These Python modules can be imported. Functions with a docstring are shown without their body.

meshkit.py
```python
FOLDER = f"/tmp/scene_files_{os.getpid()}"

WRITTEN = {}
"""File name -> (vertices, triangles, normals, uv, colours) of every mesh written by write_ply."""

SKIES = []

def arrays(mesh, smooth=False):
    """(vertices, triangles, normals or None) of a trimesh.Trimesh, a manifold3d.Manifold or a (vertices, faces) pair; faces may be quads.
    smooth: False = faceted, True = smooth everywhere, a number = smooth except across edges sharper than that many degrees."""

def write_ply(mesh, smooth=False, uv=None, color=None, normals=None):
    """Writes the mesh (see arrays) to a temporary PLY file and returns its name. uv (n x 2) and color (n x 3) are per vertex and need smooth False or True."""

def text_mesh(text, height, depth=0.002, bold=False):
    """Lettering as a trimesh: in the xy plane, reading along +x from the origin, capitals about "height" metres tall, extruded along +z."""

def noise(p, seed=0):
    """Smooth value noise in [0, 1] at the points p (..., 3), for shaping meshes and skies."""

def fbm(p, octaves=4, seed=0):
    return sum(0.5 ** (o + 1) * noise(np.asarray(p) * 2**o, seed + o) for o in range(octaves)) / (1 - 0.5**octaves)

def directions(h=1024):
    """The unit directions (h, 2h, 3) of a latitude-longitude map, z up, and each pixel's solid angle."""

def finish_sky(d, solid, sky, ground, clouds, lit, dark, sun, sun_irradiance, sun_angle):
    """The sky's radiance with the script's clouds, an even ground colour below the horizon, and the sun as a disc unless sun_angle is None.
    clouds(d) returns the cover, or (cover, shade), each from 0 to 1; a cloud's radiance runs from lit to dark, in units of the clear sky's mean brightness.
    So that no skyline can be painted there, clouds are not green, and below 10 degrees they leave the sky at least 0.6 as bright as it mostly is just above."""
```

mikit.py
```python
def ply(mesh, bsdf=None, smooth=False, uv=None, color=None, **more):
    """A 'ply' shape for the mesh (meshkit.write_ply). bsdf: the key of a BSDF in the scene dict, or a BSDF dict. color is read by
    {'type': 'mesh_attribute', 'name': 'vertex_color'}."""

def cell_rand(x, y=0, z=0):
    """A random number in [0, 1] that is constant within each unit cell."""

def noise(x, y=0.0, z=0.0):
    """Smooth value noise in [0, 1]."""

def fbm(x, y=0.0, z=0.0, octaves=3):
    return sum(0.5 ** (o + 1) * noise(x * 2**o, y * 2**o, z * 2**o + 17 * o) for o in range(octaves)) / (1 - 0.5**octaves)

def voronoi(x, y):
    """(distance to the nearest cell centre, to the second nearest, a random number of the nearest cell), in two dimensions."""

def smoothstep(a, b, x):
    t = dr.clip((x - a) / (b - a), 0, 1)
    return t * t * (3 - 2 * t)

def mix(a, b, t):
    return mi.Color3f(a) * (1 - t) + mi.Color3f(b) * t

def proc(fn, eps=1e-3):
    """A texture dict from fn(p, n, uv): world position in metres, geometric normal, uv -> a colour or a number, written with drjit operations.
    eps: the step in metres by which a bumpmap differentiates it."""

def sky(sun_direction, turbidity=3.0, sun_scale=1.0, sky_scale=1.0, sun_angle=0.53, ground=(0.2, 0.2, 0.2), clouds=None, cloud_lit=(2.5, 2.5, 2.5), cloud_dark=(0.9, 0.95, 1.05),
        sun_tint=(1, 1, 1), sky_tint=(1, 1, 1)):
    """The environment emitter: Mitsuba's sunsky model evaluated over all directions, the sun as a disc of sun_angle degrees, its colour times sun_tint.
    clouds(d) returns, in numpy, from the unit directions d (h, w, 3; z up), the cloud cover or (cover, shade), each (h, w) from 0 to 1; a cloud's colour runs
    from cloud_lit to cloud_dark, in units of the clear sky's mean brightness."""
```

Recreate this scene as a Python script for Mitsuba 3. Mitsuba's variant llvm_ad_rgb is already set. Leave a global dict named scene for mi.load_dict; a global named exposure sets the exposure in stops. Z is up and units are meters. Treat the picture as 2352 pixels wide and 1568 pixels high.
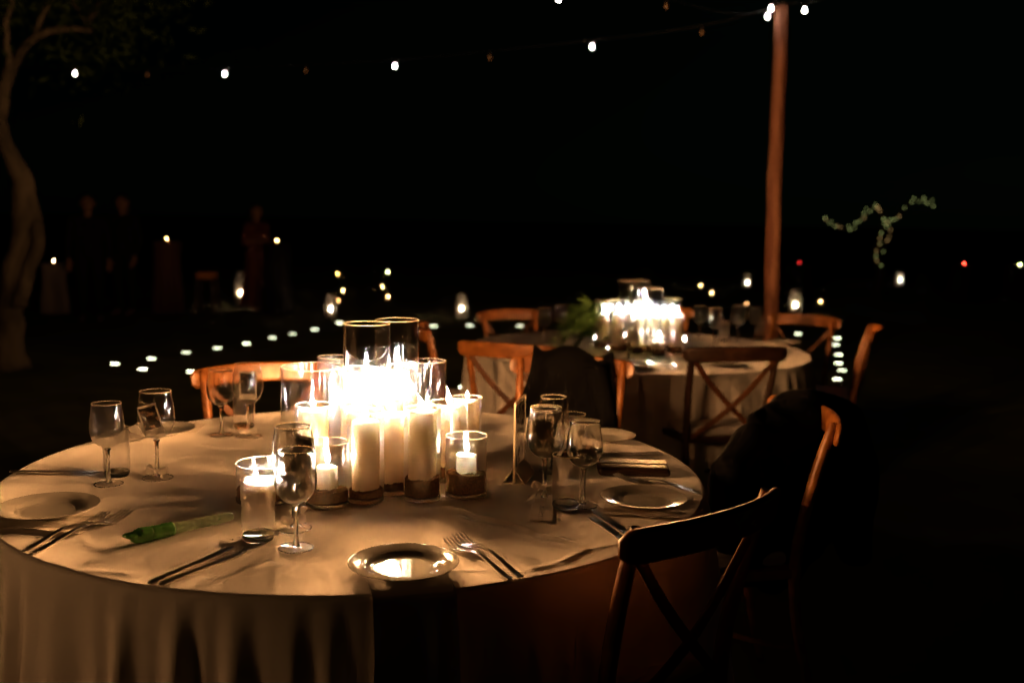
import math, random
import numpy as np, trimesh, mitsuba as mi, drjit as dr, mikit, meshkit
import manifold3d as m3
from shapely.geometry import Polygon, LineString, Point
from shapely.ops import unary_union
from mikit import noise, fbm, smoothstep, mix

scene, labels = {'type': 'scene'}, {}
T4 = mi.ScalarTransform4f
rng = np.random.default_rng(7)

# ------------------------------------------------------------------ camera, sky, exposure
W, H = 2352, 1568                      # measuring grid used on the photograph
FL = 35 / 36 * W
PITCH, ROLL = math.radians(6.847), math.radians(0.967)
CZ, TZ = 1.414, 0.75                   # lens height, table height
CR, SR = math.cos(ROLL), math.sin(ROLL)
FWD = np.array([0, math.cos(PITCH), -math.sin(PITCH)])
RIGHT0 = np.array([1.0, 0, 0])
UP0 = np.array([0, math.sin(PITCH), math.cos(PITCH)])
UP = -SR * RIGHT0 + CR * UP0
scene['camera'] = {'type': 'thinlens', 'fov': 2 * math.degrees(math.atan(18 / 35)), 'fov_axis': 'x',
                   'aperture_radius': 0.0075, 'focus_distance': 2.22, 'near_clip': 0.05, 'far_clip': 1000.0,
                   'to_world': T4().look_at(origin=[0, 0, CZ], target=(np.array([0, 0, CZ]) + FWD).tolist(), up=UP.tolist())}
scene['night_sky'] = {**mikit.sky((0.3, 0.6, 0.35), turbidity=3, sun_scale=0.0, sky_scale=3.4e-4, sky_tint=(0.45, 1.0, 0.6), ground=(0.02, 0.03, 0.02)),
                      'sampling_weight': 0.4}
exposure = 3.0


def ray(u, v):
    u, v = u - W / 2, v - H / 2
    x, y = u * CR + v * SR, -u * SR + v * CR
    return FWD * FL + x * RIGHT0 - y * UP0


def at(u, v, z=None):
    """The point of the level z (the table top if not given) that a measured point of the photograph shows."""
    z = TZ if z is None else z
    d = ray(u, v)
    return np.array([0, 0, CZ]) + d * (z - CZ) / d[2]


def atd(u, v, Y):
    d = ray(u, v)
    return np.array([0, 0, CZ]) + d * Y / d[1]


# ------------------------------------------------------------------ materials
def rgb(r, g, b):
    return {'type': 'rgb', 'value': [r, g, b]}


def principled(color, rough=0.5, **kw):
    return {'type': 'principled', 'base_color': color if isinstance(color, dict) else rgb(*color), 'roughness': rough, **kw}


def two(b):
    return {'type': 'twosided', 'bsdf': b}


def mat(name, b):
    scene['mat_' + name] = b


def cloth_col(p, n, uv):
    k = fbm(p.x * 9, p.y * 9, p.z * 9, 3)
    w = noise(p.x * 900, p.y * 900, p.z * 900)
    return mix((.72, .69, .65), (.80, .77, .73), k) * (0.93 + 0.1 * w)


def wood_fn(a, b, sx, sz):
    def f(p, n, uv):
        g = fbm(p.x * sx, p.y * sx, p.z * sz, 4)
        h = noise(p.x * 160, p.y * 160, p.z * 14)
        return mix(a, b, smoothstep(.25, .75, g)) * (0.8 + 0.3 * h)
    return f


def gravel_col(p, n, uv):
    c = mikit.cell_rand(dr.floor(p.x * 420), dr.floor(p.y * 420), dr.floor(p.z * 420))
    k = noise(p.x * 260, p.y * 260, p.z * 260)
    return mix((.035, .013, .005), (.26, .125, .05), (c * .6 + k * .4) * (c * .6 + k * .4) * 1.3)


def pole_col(p, n, uv):
    g = fbm(p.x * 18, p.y * 18, p.z * 1.6, 4)
    h = noise(p.x * 90, p.y * 90, p.z * 5)
    return mix((.20, .075, .045), (.42, .20, .12), smoothstep(.3, .7, g)) * (0.7 + .5 * h)


def bark_col(p, n, uv):
    g = fbm(p.x * 9, p.y * 9, p.z * 3, 4)
    return mix((.03, .027, .022), (.09, .08, .064), smoothstep(.3, .7, g))


def lawn_col(p, n, uv):
    g = fbm(p.x * 3, p.y * 3, 0.0, 4)
    return mix((.03, .036, .018), (.075, .08, .04), g)


def picture_col(p, n, uv):
    g = fbm(p.x * 95 + 3, p.y * 95, p.z * 95, 3)
    h = noise(p.x * 240, p.y * 240, p.z * 240)
    dark = mix((.012, .010, .009), (.05, .035, .025), h)
    return mix(dark, (.42, .28, .19), smoothstep(.56, .68, g))


def insert_col(p, n, uv):
    g = fbm(p.x * 60, p.y * 60, p.z * 45, 3)
    return mix((.50, .45, .38), (.10, .06, .035), smoothstep(.50, .60, g))


mat('cloth', two(principled({'type': 'rgb', 'value': [1, 1, 1]} and mikit.proc(cloth_col), .75, specular=.25, sheen=.25)))
mat('napkin', two(principled((.62, .58, .52), .8, specular=.2, sheen=.4)))
mat('grey_napkin', two(principled((.58, .56, .54), .7, specular=.3, sheen=.6)))
mat('glass_sheet', {'type': 'thindielectric', 'int_ior': 1.5, 'ext_ior': 1.0})
mat('vase_glass', {'type': 'thindielectric', 'int_ior': 1.52, 'ext_ior': 1.0})
mat('glass_solid', {'type': 'roughdielectric', 'distribution': 'beckmann', 'alpha': .008, 'int_ior': 1.5, 'ext_ior': 1.0})
def wax_through(p, n, uv):
    """Hot wax by the flame is clear, cold wax lower down is cloudy; uv.y is the depth below the top in metres."""
    return WAX_LOW + WAX_TOP * dr.exp(-uv.y / .021)


WAX_LOW, WAX_TOP = .24, .42
mat('wax', {'type': 'principledthin', 'base_color': rgb(.90, .82, .69), 'roughness': .45, 'diff_trans': mikit.proc(wax_through), 'spec_trans': 0.0, 'eta': 1.4})
mat('wax_soft', two(principled((.88, .84, .76), .4)))
mat('wick', principled((.012, .010, .009), .9))
mat('black', {'type': 'diffuse', 'reflectance': rgb(0, 0, 0)})
mat('gravel', two(principled(mikit.proc(gravel_col), .75)))
mat('soot', two(principled((.02, .012, .006), .5)))
mat('steel', principled((.62, .60, .57), .14, metallic=1.0))
mat('porcelain', two(principled((.40, .385, .35), .10, specular=.5, clearcoat=.5, clearcoat_gloss=.97)))
mat('shiny_porcelain', two(principled((.17, .165, .15), .09, specular=.45, clearcoat=.35, clearcoat_gloss=.97)))
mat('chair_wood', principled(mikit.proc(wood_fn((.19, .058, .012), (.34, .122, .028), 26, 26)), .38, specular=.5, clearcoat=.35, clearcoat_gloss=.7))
mat('half_shade_wood', principled(mikit.proc(wood_fn((.09, .026, .006), (.17, .056, .014), 26, 26)), .36, specular=.5, clearcoat=.4, clearcoat_gloss=.7))  # chair wood again, darkened in colour to stand in for shade
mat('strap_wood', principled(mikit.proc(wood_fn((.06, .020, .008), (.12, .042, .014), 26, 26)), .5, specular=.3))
mat('dark_and_shade_wood', principled(mikit.proc(wood_fn((.022, .009, .005), (.05, .021, .010), 26, 26)), .4, specular=.45))  # wood of the stool; on the chair, shade painted into the same wood
mat('cushion', principled((.42, .40, .40), .85))
mat('jacket', two(principled((.003, .003, .0034), .9, specular=.05)))
mat('leather', principled((.03, .014, .008), .35, specular=.5))
mat('paper', two(principled((.70, .67, .62), .7)))
mat('ink', two(principled((.02, .02, .02), .7)))
mat('picture', two(principled(mikit.proc(picture_col), .3)))
mat('insert', two(principled(mikit.proc(insert_col), .5)))
mat('acrylic_edge', principled((.55, .48, .38), .15, specular=.6))
mat('ribbon', {'type': 'principledthin', 'base_color': rgb(.82, .80, .76), 'roughness': .5, 'diff_trans': .7, 'spec_trans': 0.0, 'eta': 1.4})
mat('lens_dark', principled((.03, .012, .008), .08, specular=.7))
mat('green_plastic', principled((.045, .17, .032), .3, specular=.5))
mat('clear_plastic', {'type': 'principledthin', 'base_color': rgb(.84, .93, .76), 'roughness': .12, 'spec_trans': .72, 'diff_trans': 1.0, 'eta': 1.5})
mat('lantern_glass', {'type': 'principledthin', 'base_color': rgb(.9, .82, .72), 'roughness': .2, 'spec_trans': .8, 'diff_trans': 1.2, 'eta': 1.5})
mat('rim_glass', {'type': 'principledthin', 'base_color': rgb(.92, .86, .76), 'roughness': .15, 'spec_trans': .55, 'diff_trans': 1.2, 'eta': 1.5})
mat('far_glass', {'type': 'thindielectric', 'int_ior': 1.62, 'ext_ior': 1.0})
mat('pale_green', principled((.34, .58, .30), .3, specular=.5))
mat('pole', principled(mikit.proc(pole_col), .8))
mat('bark', principled(mikit.proc(bark_col), .9))
mat('dark_bark', principled((.03, .024, .016), .9))
mat('leaf', {'type': 'principledthin', 'base_color': rgb(.035, .06, .02), 'roughness': .5, 'diff_trans': .6, 'spec_trans': 0.0, 'eta': 1.4})
mat('frond', {'type': 'principledthin', 'base_color': rgb(.05, .10, .03), 'roughness': .4, 'diff_trans': .5, 'spec_trans': 0.0, 'eta': 1.4})
mat('lawn', two(principled(mikit.proc(lawn_col), .95)))
mat('black_plastic', principled((.02, .02, .02), .45))
mat('dark_metal', principled((.06, .05, .045), .4, metallic=.6))
mat('bulb_off', principled((.42, .30, .20), .12, specular=.6))
mat('far_cloth', two(principled((.26, .23, .25), .8)))
mat('rose_cloth', two(principled((.07, .028, .036), .8)))
mat('skin', principled((.16, .085, .055), .55))
mat('hair', principled((.02, .014, .01), .5))
mat('dark_cloth', two(principled((.008, .008, .010), .8, specular=.1)))
mat('red_cloth', two(principled((.07, .013, .011), .8)))
mat('shirt', two(principled((.40, .38, .40), .8)))
mat('orange_cloth', two(principled((.50, .20, .05), .8)))

WARM = np.array([1.0, .45, .155])


# ------------------------------------------------------------------ naming and placing
def numbered(key):
    if key not in scene and key not in labels and not any(k.startswith(key + '__') for k in scene):
        return key
    n = 1
    while f'{key}_{n:03d}' in scene or f'{key}_{n:03d}' in labels:
        n += 1
    return f'{key}_{n:03d}'


_counts = {}


def part_key(parent, name):
    base = f'{parent}__{name}'
    n = _counts.get(base, 0)
    _counts[base] = n + 1
    return base if n == 0 else f'{base}_{n:03d}'


def tag(key, label, cat=None, group=None, kind=None):
    d = {'label': label}
    if cat:
        d['category'] = cat
    if group:
        d['group'] = group
    if kind:
        d['kind'] = kind
    labels[key] = d


def thing(name, label, cat, group=None):
    key = numbered(name)
    tag(key, label, cat, group)
    return key


def S(mesh, m, smooth=35, **kw):
    return mikit.ply(mesh, 'mat_' + m, smooth, **kw)


def put(parent, name, shape, tw=None, **kw):
    key = part_key(parent, name)
    d = dict(shape)
    if tw is not None:
        d['to_world'] = tw
    d.update(kw)
    scene[key] = d
    return key


def single(name, shape, label, cat, tw=None, group=None, kind=None):
    key = numbered(name)
    d = dict(shape)
    if tw is not None:
        d['to_world'] = tw
    scene[key] = d
    tag(key, label, cat, group, kind)
    return key


def TR(x=0, y=0, z=0, rz=0, rx=0, ry=0, s=1):
    t = T4().translate([float(x), float(y), float(z)]).rotate([0, 0, 1], float(rz))
    if ry:
        t = t.rotate([0, 1, 0], float(ry))
    if rx:
        t = t.rotate([1, 0, 0], float(rx))
    if np.ndim(s) or s != 1:
        t = t.scale(s if np.ndim(s) == 0 else [float(a) for a in s])
    return t


def glow(L, color=WARM, weight=1.0):
    c = np.asarray(color) * L * 27.9
    return {'type': 'area', 'radiance': rgb(*[float(x) for x in c]), 'sampling_weight': float(weight)}


# ------------------------------------------------------------------ mesh makers
def lathe(prof, n=40, jitter=None):
    """A turned surface from (r, z) points; ends with r = 0 close up."""
    prof = np.asarray(prof, float)
    a = np.arange(n) * 2 * np.pi / n
    v, rows = [], []
    for r, z in prof:
        if r < 1e-9:
            rows.append([len(v)])
            v.append((0, 0, z))
        else:
            rows.append(list(range(len(v), len(v) + n)))
            v += [(r * math.cos(t), r * math.sin(t), z) for t in a]
    f = []
    for A, B in zip(rows[:-1], rows[1:]):
        for i in range(n):
            j = (i + 1) % n
            if len(A) == 1 and len(B) > 1:
                f.append((A[0], B[j], B[i]))
            elif len(B) == 1 and len(A) > 1:
                f.append((A[i], A[j], B[0]))
            elif len(A) > 1:
                f += [(A[i], A[j], B[j]), (A[i], B[j], B[i])]
    return np.array(v), np.array(f)


def joined(*meshes):
    vs, fs, k = [], [], 0
    for m in meshes:
        v, f = (np.asarray(m.vertices), np.asarray(m.faces)) if hasattr(m, 'vertices') else m
        vs.append(v)
        fs.append(np.asarray(f) + k)
        k += len(v)
    return np.vstack(vs), np.vstack(fs)


def moved(m, off=(0, 0, 0), rz=0.0):
    v, f = (np.asarray(m.vertices), np.asarray(m.faces)) if hasattr(m, 'vertices') else m
    c, s = math.cos(rz), math.sin(rz)
    R = np.array([[c, -s, 0], [s, c, 0], [0, 0, 1]])
    return v @ R.T + np.asarray(off, float), f


def spline(pts, n):
    pts = np.asarray(pts, float)
    from scipy.interpolate import CubicSpline
    t = np.r_[0, np.cumsum(np.linalg.norm(np.diff(pts[:, :3], axis=0), axis=1))]
    return CubicSpline(t / t[-1], pts)(np.linspace(0, 1, n))


def sweep(pts, section, up=(0, 0, 1), scale=None, caps=True):
    """A closed 2-D section carried along a polyline; 'up' fixes its second axis."""
    p = np.asarray(pts, float)
    sec = np.asarray(section, float)
    t = np.gradient(p, axis=0)
    t /= np.linalg.norm(t, axis=1, keepdims=True) + 1e-12
    up = np.broadcast_to(np.asarray(up, float), p.shape)
    a = np.cross(t, up)
    la = np.linalg.norm(a, axis=1, keepdims=True)
    a = np.where(la > 1e-4, a / np.maximum(la, 1e-9), [1.0, 0, 0])
    b = np.cross(a, t)
    sc = np.ones(len(p)) if scale is None else np.asarray(scale, float)
    v = p[:, None] + sc[:, None, None] * (sec[None, :, :1] * a[:, None] + sec[None, :, 1:] * b[:, None])
    k = len(sec)
    f = []
    for i in range(len(p) - 1):
        for j in range(k):
            q = (j + 1) % k
            f += [(i * k + j, i * k + q, (i + 1) * k + q), (i * k + j, (i + 1) * k + q, (i + 1) * k + j)]
    v = v.reshape(-1, 3)
    if caps:
        v = np.vstack([v, p[0], p[-1]])
        c0, c1 = len(v) - 2, len(v) - 1
        o = (len(p) - 1) * k
        for j in range(k):
            q = (j + 1) % k
            f += [(c0, q, j), (c1, o + j, o + q)]
    f = np.array(f)
    m = trimesh.Trimesh(v, f, process=False)
    if m.volume < 0:
        f = f[:, ::-1]
    return v, f


def ring_section(r, n=8, ry=None):
    a = np.arange(n) * 2 * np.pi / n
    return np.stack([r * np.cos(a), (ry or r) * np.sin(a)], 1)


def strap_section(w, t, k=3):
    """A rounded rectangle w wide (first axis) and t thick."""
    r = min(w, t) * .45
    out = []
    for cx, cy, a0 in ((w / 2 - r, t / 2 - r, 0), (-w / 2 + r, t / 2 - r, 90), (-w / 2 + r, -t / 2 + r, 180), (w / 2 - r, -t / 2 + r, 270)):
        for i in range(k):
            a = math.radians(a0 + 90 * i / (k - 1))
            out.append((cx + r * math.cos(a), cy + r * math.sin(a)))
    return np.array(out)


def tube(pts, r, sides=8):
    p = np.asarray(pts, float)
    r = np.broadcast_to(r, (len(p),))
    t = np.gradient(p, axis=0)
    d = np.abs(t).sum(0)
    up = np.eye(3)[int(np.argmin(d))]
    return sweep(p, ring_section(1.0, sides), up, r)


def rbox(sx, sy, sz, r=.003, seg=6):
    """A rounded box on the level z = 0."""
    b = [m3.Manifold.sphere(r, seg * 4).translate([x * (sx / 2 - r), y * (sy / 2 - r), r + k * (sz - 2 * r)]) for x in (-1, 1) for y in (-1, 1) for k in (0, 1)]
    m = m3.Manifold.batch_hull(b).to_mesh()
    return np.array(m.vert_properties[:, :3], float), np.array(m.tri_verts)


def extruded(poly, h, z0=0.0, size=None):
    m = trimesh.creation.extrude_polygon(poly, h, engine='earcut')
    if size:
        v, f = trimesh.remesh.subdivide_to_size(m.vertices, m.faces, size)
        m = trimesh.Trimesh(v, f)
    m.apply_translation([0, 0, z0])
    return np.array(m.vertices), np.array(m.faces)


def torus(R, r, z=0.0, n=48, k=8):
    a = np.arange(k) * 2 * np.pi / k
    prof = [(R + r * math.cos(t), z + r * math.sin(t)) for t in a] + [(R + r, z)]
    v, f = lathe(prof, n)
    m = trimesh.Trimesh(v, f)
    m.merge_vertices()
    if m.volume < 0:
        m.invert()
    return np.array(m.vertices), np.array(m.faces)


def solid(prof, n=40):
    v, f = lathe(prof, n)
    m = trimesh.Trimesh(v, f)
    m.merge_vertices()
    if m.volume < 0:
        m.invert()
    return np.array(m.vertices), np.array(m.faces)


# ------------------------------------------------------------------ ground
def dip(y):
    t = np.clip((np.asarray(y, float) - 4.6) / .5, 0, 1)
    return -.045 * t * t * (3 - 2 * t)


def ground_mesh():
    x = np.r_[-400, -120, np.linspace(-40, 40, 81), 120, 400]
    y = np.r_[-400, -60, np.linspace(-6, 60, 67), 150, 500]
    X, Y = np.meshgrid(x, y, indexing='ij')
    Z = (meshkit.fbm(np.stack([X * .8, Y * .8, 0 * X], -1), 3) - .5) * .03 - .02 + dip(Y)
    v = np.stack([X, Y, Z], -1).reshape(-1, 3)
    i, j = np.meshgrid(np.arange(len(x) - 1), np.arange(len(y) - 1), indexing='ij')
    n = len(y)
    q = np.stack([i * n + j, (i + 1) * n + j, (i + 1) * n + j + 1, i * n + j + 1], -1).reshape(-1, 4)
    return v, q


single('ground', S(ground_mesh(), 'lawn', True), 'dark lawn lost in the night', None, kind='structure')
labels['ground'] = {'label': 'dark lawn at night under and beyond the tables', 'kind': 'structure'}

# ------------------------------------------------------------------ tables with floor-length cloths
C1 = np.array([-.393, 2.592])
C2, R2 = np.array([.71, 5.66]), .97
TZ1, TZ2 = .75, .705                 # the lawn dips a little behind the front table
C3 = np.array([-3.40, 1.08])
T3L = 6.5
RT = .9


def cloth_mesh(c, R, seed, nt=860, nfold=41, creases=(), amp=.062, rings=110, drops=46):
    """A round cloth: a slightly wrinkled top, a soft edge and hanging folds."""
    r_ = np.random.default_rng(seed)
    th = np.arange(nt) * 2 * np.pi / nt
    rad = np.r_[np.linspace(0.004, 1, rings) ** .8 * (R - .012)]
    rows = []
    for r in rad:
        x, y = c[0] + r * np.cos(th), c[1] + r * np.sin(th)
        P = np.stack([x, y, 0 * x + seed], -1)
        z = (meshkit.fbm(P * np.array([7, 7, 1]), 3, seed) - .5) * .004 + (meshkit.fbm(P * np.array([24, 20, 1]), 2, seed + 9) - .5) * .0024 + (meshkit.fbm(P * np.array([62, 50, 1]), 2, seed + 11) - .5) * .0007
        for (x0, y0, x1, y1, h, w) in creases:
            d = np.array([x1 - x0, y1 - y0])
            L = np.linalg.norm(d)
            d = d / L
            s = (x - x0) * d[0] + (y - y0) * d[1]
            q = -(x - x0) * d[1] + (y - y0) * d[0] + .006 * np.sin(s * 37 + seed)
            env = np.clip(s / .05, 0, 1) * np.clip((L - s) / .05, 0, 1)
            pk = .35 + 1.3 * meshkit.noise(np.stack([s * 42, q * 26, 0 * s], -1), 5)
            z = z + h * pk * env * np.exp(-(q / w) ** 2)
        rows.append(np.stack([x, y, TZ + z * np.clip((R - r) / .03, 0.15, 1) - .0005], -1))
    for a in np.linspace(15, 90, 5):
        a = math.radians(a)
        r = R - .012 + .012 * math.sin(a)
        rows.append(np.stack([c[0] + r * np.cos(th), c[1] + r * np.sin(th), 0 * th + TZ - .012 * (1 - math.cos(a))], -1))
    kk = np.arange(nt)
    ring = lambda f, o: meshkit.noise(np.stack([np.cos(th) * f, np.sin(th) * f, 0 * th + o], -1), seed + 3)
    ph = np.cumsum(.18 + 1.6 * ring(8, 0))
    ph = ph / ph[-1] * nfold * 2 * np.pi
    ph2 = np.cumsum(.3 + 1.4 * ring(6, 3))
    ph2 = ph2 / ph2[-1] * round(nfold * 1.83) * 2 * np.pi
    ampl, sub, lift = .25 + 1.35 * ring(10, 5), ring(13, 9), ring(5, 12)
    for d in np.linspace(.012, TZ - .014, drops):
        e = (d / .72) ** .88
        w = np.cos(ph + .30 * d * np.sin(th * 11)) + (.15 + .55 * sub) * np.cos(ph2 + .8 * d * np.sin(th * 7 + 1))
        r = R + .006 * min(1, d / .05) + .050 * d + amp * e * (ampl * w * .55 + .25 * lift + .12)
        r = r + .0015 * np.cos(d * 40 + 3 * np.sin(th * 15)) * e
        rows.append(np.stack([c[0] + r * np.cos(th), c[1] + r * np.sin(th), 0 * th + TZ - .012 - d], -1))
    v = np.vstack([np.array([[c[0], c[1], TZ]])] + rows)
    m = len(rows)
    i, j = np.meshgrid(np.arange(m - 1), np.arange(nt), indexing='ij')
    b = 1
    q = np.stack([b + i * nt + j, b + (i + 1) * nt + j, b + (i + 1) * nt + (j + 1) % nt, b + i * nt + (j + 1) % nt], -1).reshape(-1, 4)
    f = np.vstack([q[:, [0, 1, 2]], q[:, [0, 2, 3]], np.stack([np.zeros(nt, int), 1 + np.arange(nt), 1 + (np.arange(nt) + 1) % nt], 1)])
    return v, f


def P2(u, v):
    return at(u, v)[:2]


def crease(u0, v0, u1, v1, h, w):
    a, b = P2(u0, v0), P2(u1, v1)
    return (a[0], a[1], b[0], b[1], h, w)


creases1 = [crease(1010, 1160, 1345, 1256, .0060, .011), crease(1000, 1172, 1330, 1268, .0026, .007), crease(1175, 1325, 1420, 1245, .0042, .008),
            crease(690, 1185, 900, 1262, .0012, .012), crease(360, 1195, 545, 1172, .0022, .014), crease(420, 1215, 560, 1162, .0014, .010),
            crease(60, 1290, 330, 1325, .0024, .012), crease(640, 1340, 720, 1270, .0014, .009), crease(760, 1345, 800, 1275, .0014, .008), crease(560, 1330, 640, 1290, .0012, .009),
            crease(300, 1060, 480, 1040, .0014, .010), crease(420, 1020, 600, 1030, .0020, .012), crease(1480, 1160, 1590, 1180, .0016, .008), crease(1080, 1240, 1260, 1290, .0014, .010),
            crease(980, 1320, 1180, 1300, .0016, .010), crease(150, 1220, 300, 1290, .0012, .010)]
single('tablecloth', S(cloth_mesh(C1, RT, 3, creases=creases1), 'cloth', True), 'pale floor-length tablecloth on the large round table in the foreground', 'tablecloth')
TZ = TZ2
single('tablecloth', S(cloth_mesh(C2, R2, 8, nt=480, rings=40, drops=30), 'cloth', True), 'pale tablecloth on the second round table, blurred in the background at right', 'tablecloth')
TZ = TZ1


# ------------------------------------------------------------------ candles and vases
def flame_mesh(h, r, lean=(0, 0), n=10):
    t = np.linspace(0, 1, 13)
    rad = r * 1.18 * np.sin(np.pi * t ** .72) ** .95 * (1 - .45 * t)
    rad[0] = rad[-1] = 0
    v, f = lathe(np.stack([rad, t * h], 1), n)
    k = v[:, 2] / h
    v[:, 0] += lean[0] * k ** 1.7 + .0004 * np.sin(k * 5)
    v[:, 1] += lean[1] * k ** 1.7
    m = trimesh.Trimesh(v, f)
    if m.volume < 0:
        m.invert()
    return np.array(m.vertices), np.array(m.faces)


def candle_mesh(r, h, seed, n=36):
    """A pillar with a soft shoulder and a slightly melted hollow."""
    p = [(0, 0), (r - .001, 0), (r, .001)] + [(r, h * k) for k in (.12, .25, .4, .55, .7, .8, .88)] + [(r, h - .004), (r - .0012, h - .0012), (r - .004, h), (r * .72, h - .001), (r * .5, h - .0035), (r * .2, h - .005), (0, h - .005)]
    v, f = solid(p, n)
    a = np.arctan2(v[:, 1], v[:, 0])
    top = np.clip((v[:, 2] - h * .8) / (h * .2), 0, 1)
    v[:, 2] += .0018 * np.sin(a * 2 + seed) * top * (np.hypot(v[:, 0], v[:, 1]) / r)
    return v, f, np.stack([a / 6.3, h - v[:, 2]], 1)


def candle(c, z, r, h, label, L=17.0, weight=1.0, fh=.042, lean=(.002, 0), seed=0, name='pillar_candle', wicks=((0, 0),)):
    k = thing(name, label, 'candle')
    tw = TR(c[0], c[1], z)
    cv, cf, cuv = candle_mesh(r, h, seed)
    put(k, 'wax', S((cv, cf), 'wax', True, uv=cuv), tw)
    for (dx, dy) in wicks:
        bend = spline([(dx, dy, h - .006), (dx + .0005, dy, h), (dx + .0018 + lean[0] * .3, dy, h + .010)], 6)
        w = put(k, 'wick', S(tube(bend, .0009, 6), 'wick', True), tw)
        fl = S(flame_mesh(fh, .0062 * (fh / .042) ** .5, lean), 'black', True)
        put(k, 'flame', fl, TR(c[0] + dx + .001, c[1] + dy, z + h + .0055), emitter=glow(L, weight=weight))
    return k


def gravel_mesh(r, h, seed, n_grain=420, foot=0.0):
    """A bed of crumbled stone: an uneven body with loose grains on its top."""
    r_ = np.random.default_rng(seed)
    rr = np.r_[0, np.linspace(.12, 1, 12)] * r
    prof = [(0, 0), (r * .96, 0), (r, .002)] + [(r, h * k) for k in (.3, .6, .85)] + [(q, h) for q in rr[::-1]]
    v, f = solid(prof, 44)
    top = v[:, 2] > h * .5
    rimw = np.where(np.hypot(v[:, 0], v[:, 1]) > r * .93, .45, 1.0)
    P = np.stack([v[:, 0] * 95, v[:, 1] * 95, v[:, 0] * 0 + seed], -1)
    v[top, 2] += ((meshkit.fbm(P, 3, seed) - .5) * .014 * rimw)[top]
    v[top, 2] += (.05 * v[:, 0] * math.cos(seed) + .05 * v[:, 1] * math.sin(seed))[top]
    ico = trimesh.creation.icosphere(subdivisions=0)
    ms = [(v, f)]
    for _ in range(n_grain):
        a, q = r_.uniform(0, 2 * np.pi), r * .97 * math.sqrt(r_.uniform(0.0, 1))
        s = r_.uniform(.0011, .0026)
        x, y = q * math.cos(a), q * math.sin(a)
        z = h + (meshkit.fbm(np.array([[x * 95, y * 95, seed]]), 3, seed)[0] - .5) * .014 + .05 * x * math.cos(seed) + .05 * y * math.sin(seed)
        Rm = trimesh.transformations.random_rotation_matrix(r_.uniform(size=3))[:3, :3]
        ms.append(((ico.vertices * [s, s * r_.uniform(.6, 1.1), s * r_.uniform(.5, .9)]) @ Rm.T + [x, y, z], ico.faces))
    return joined(*ms)


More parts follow.
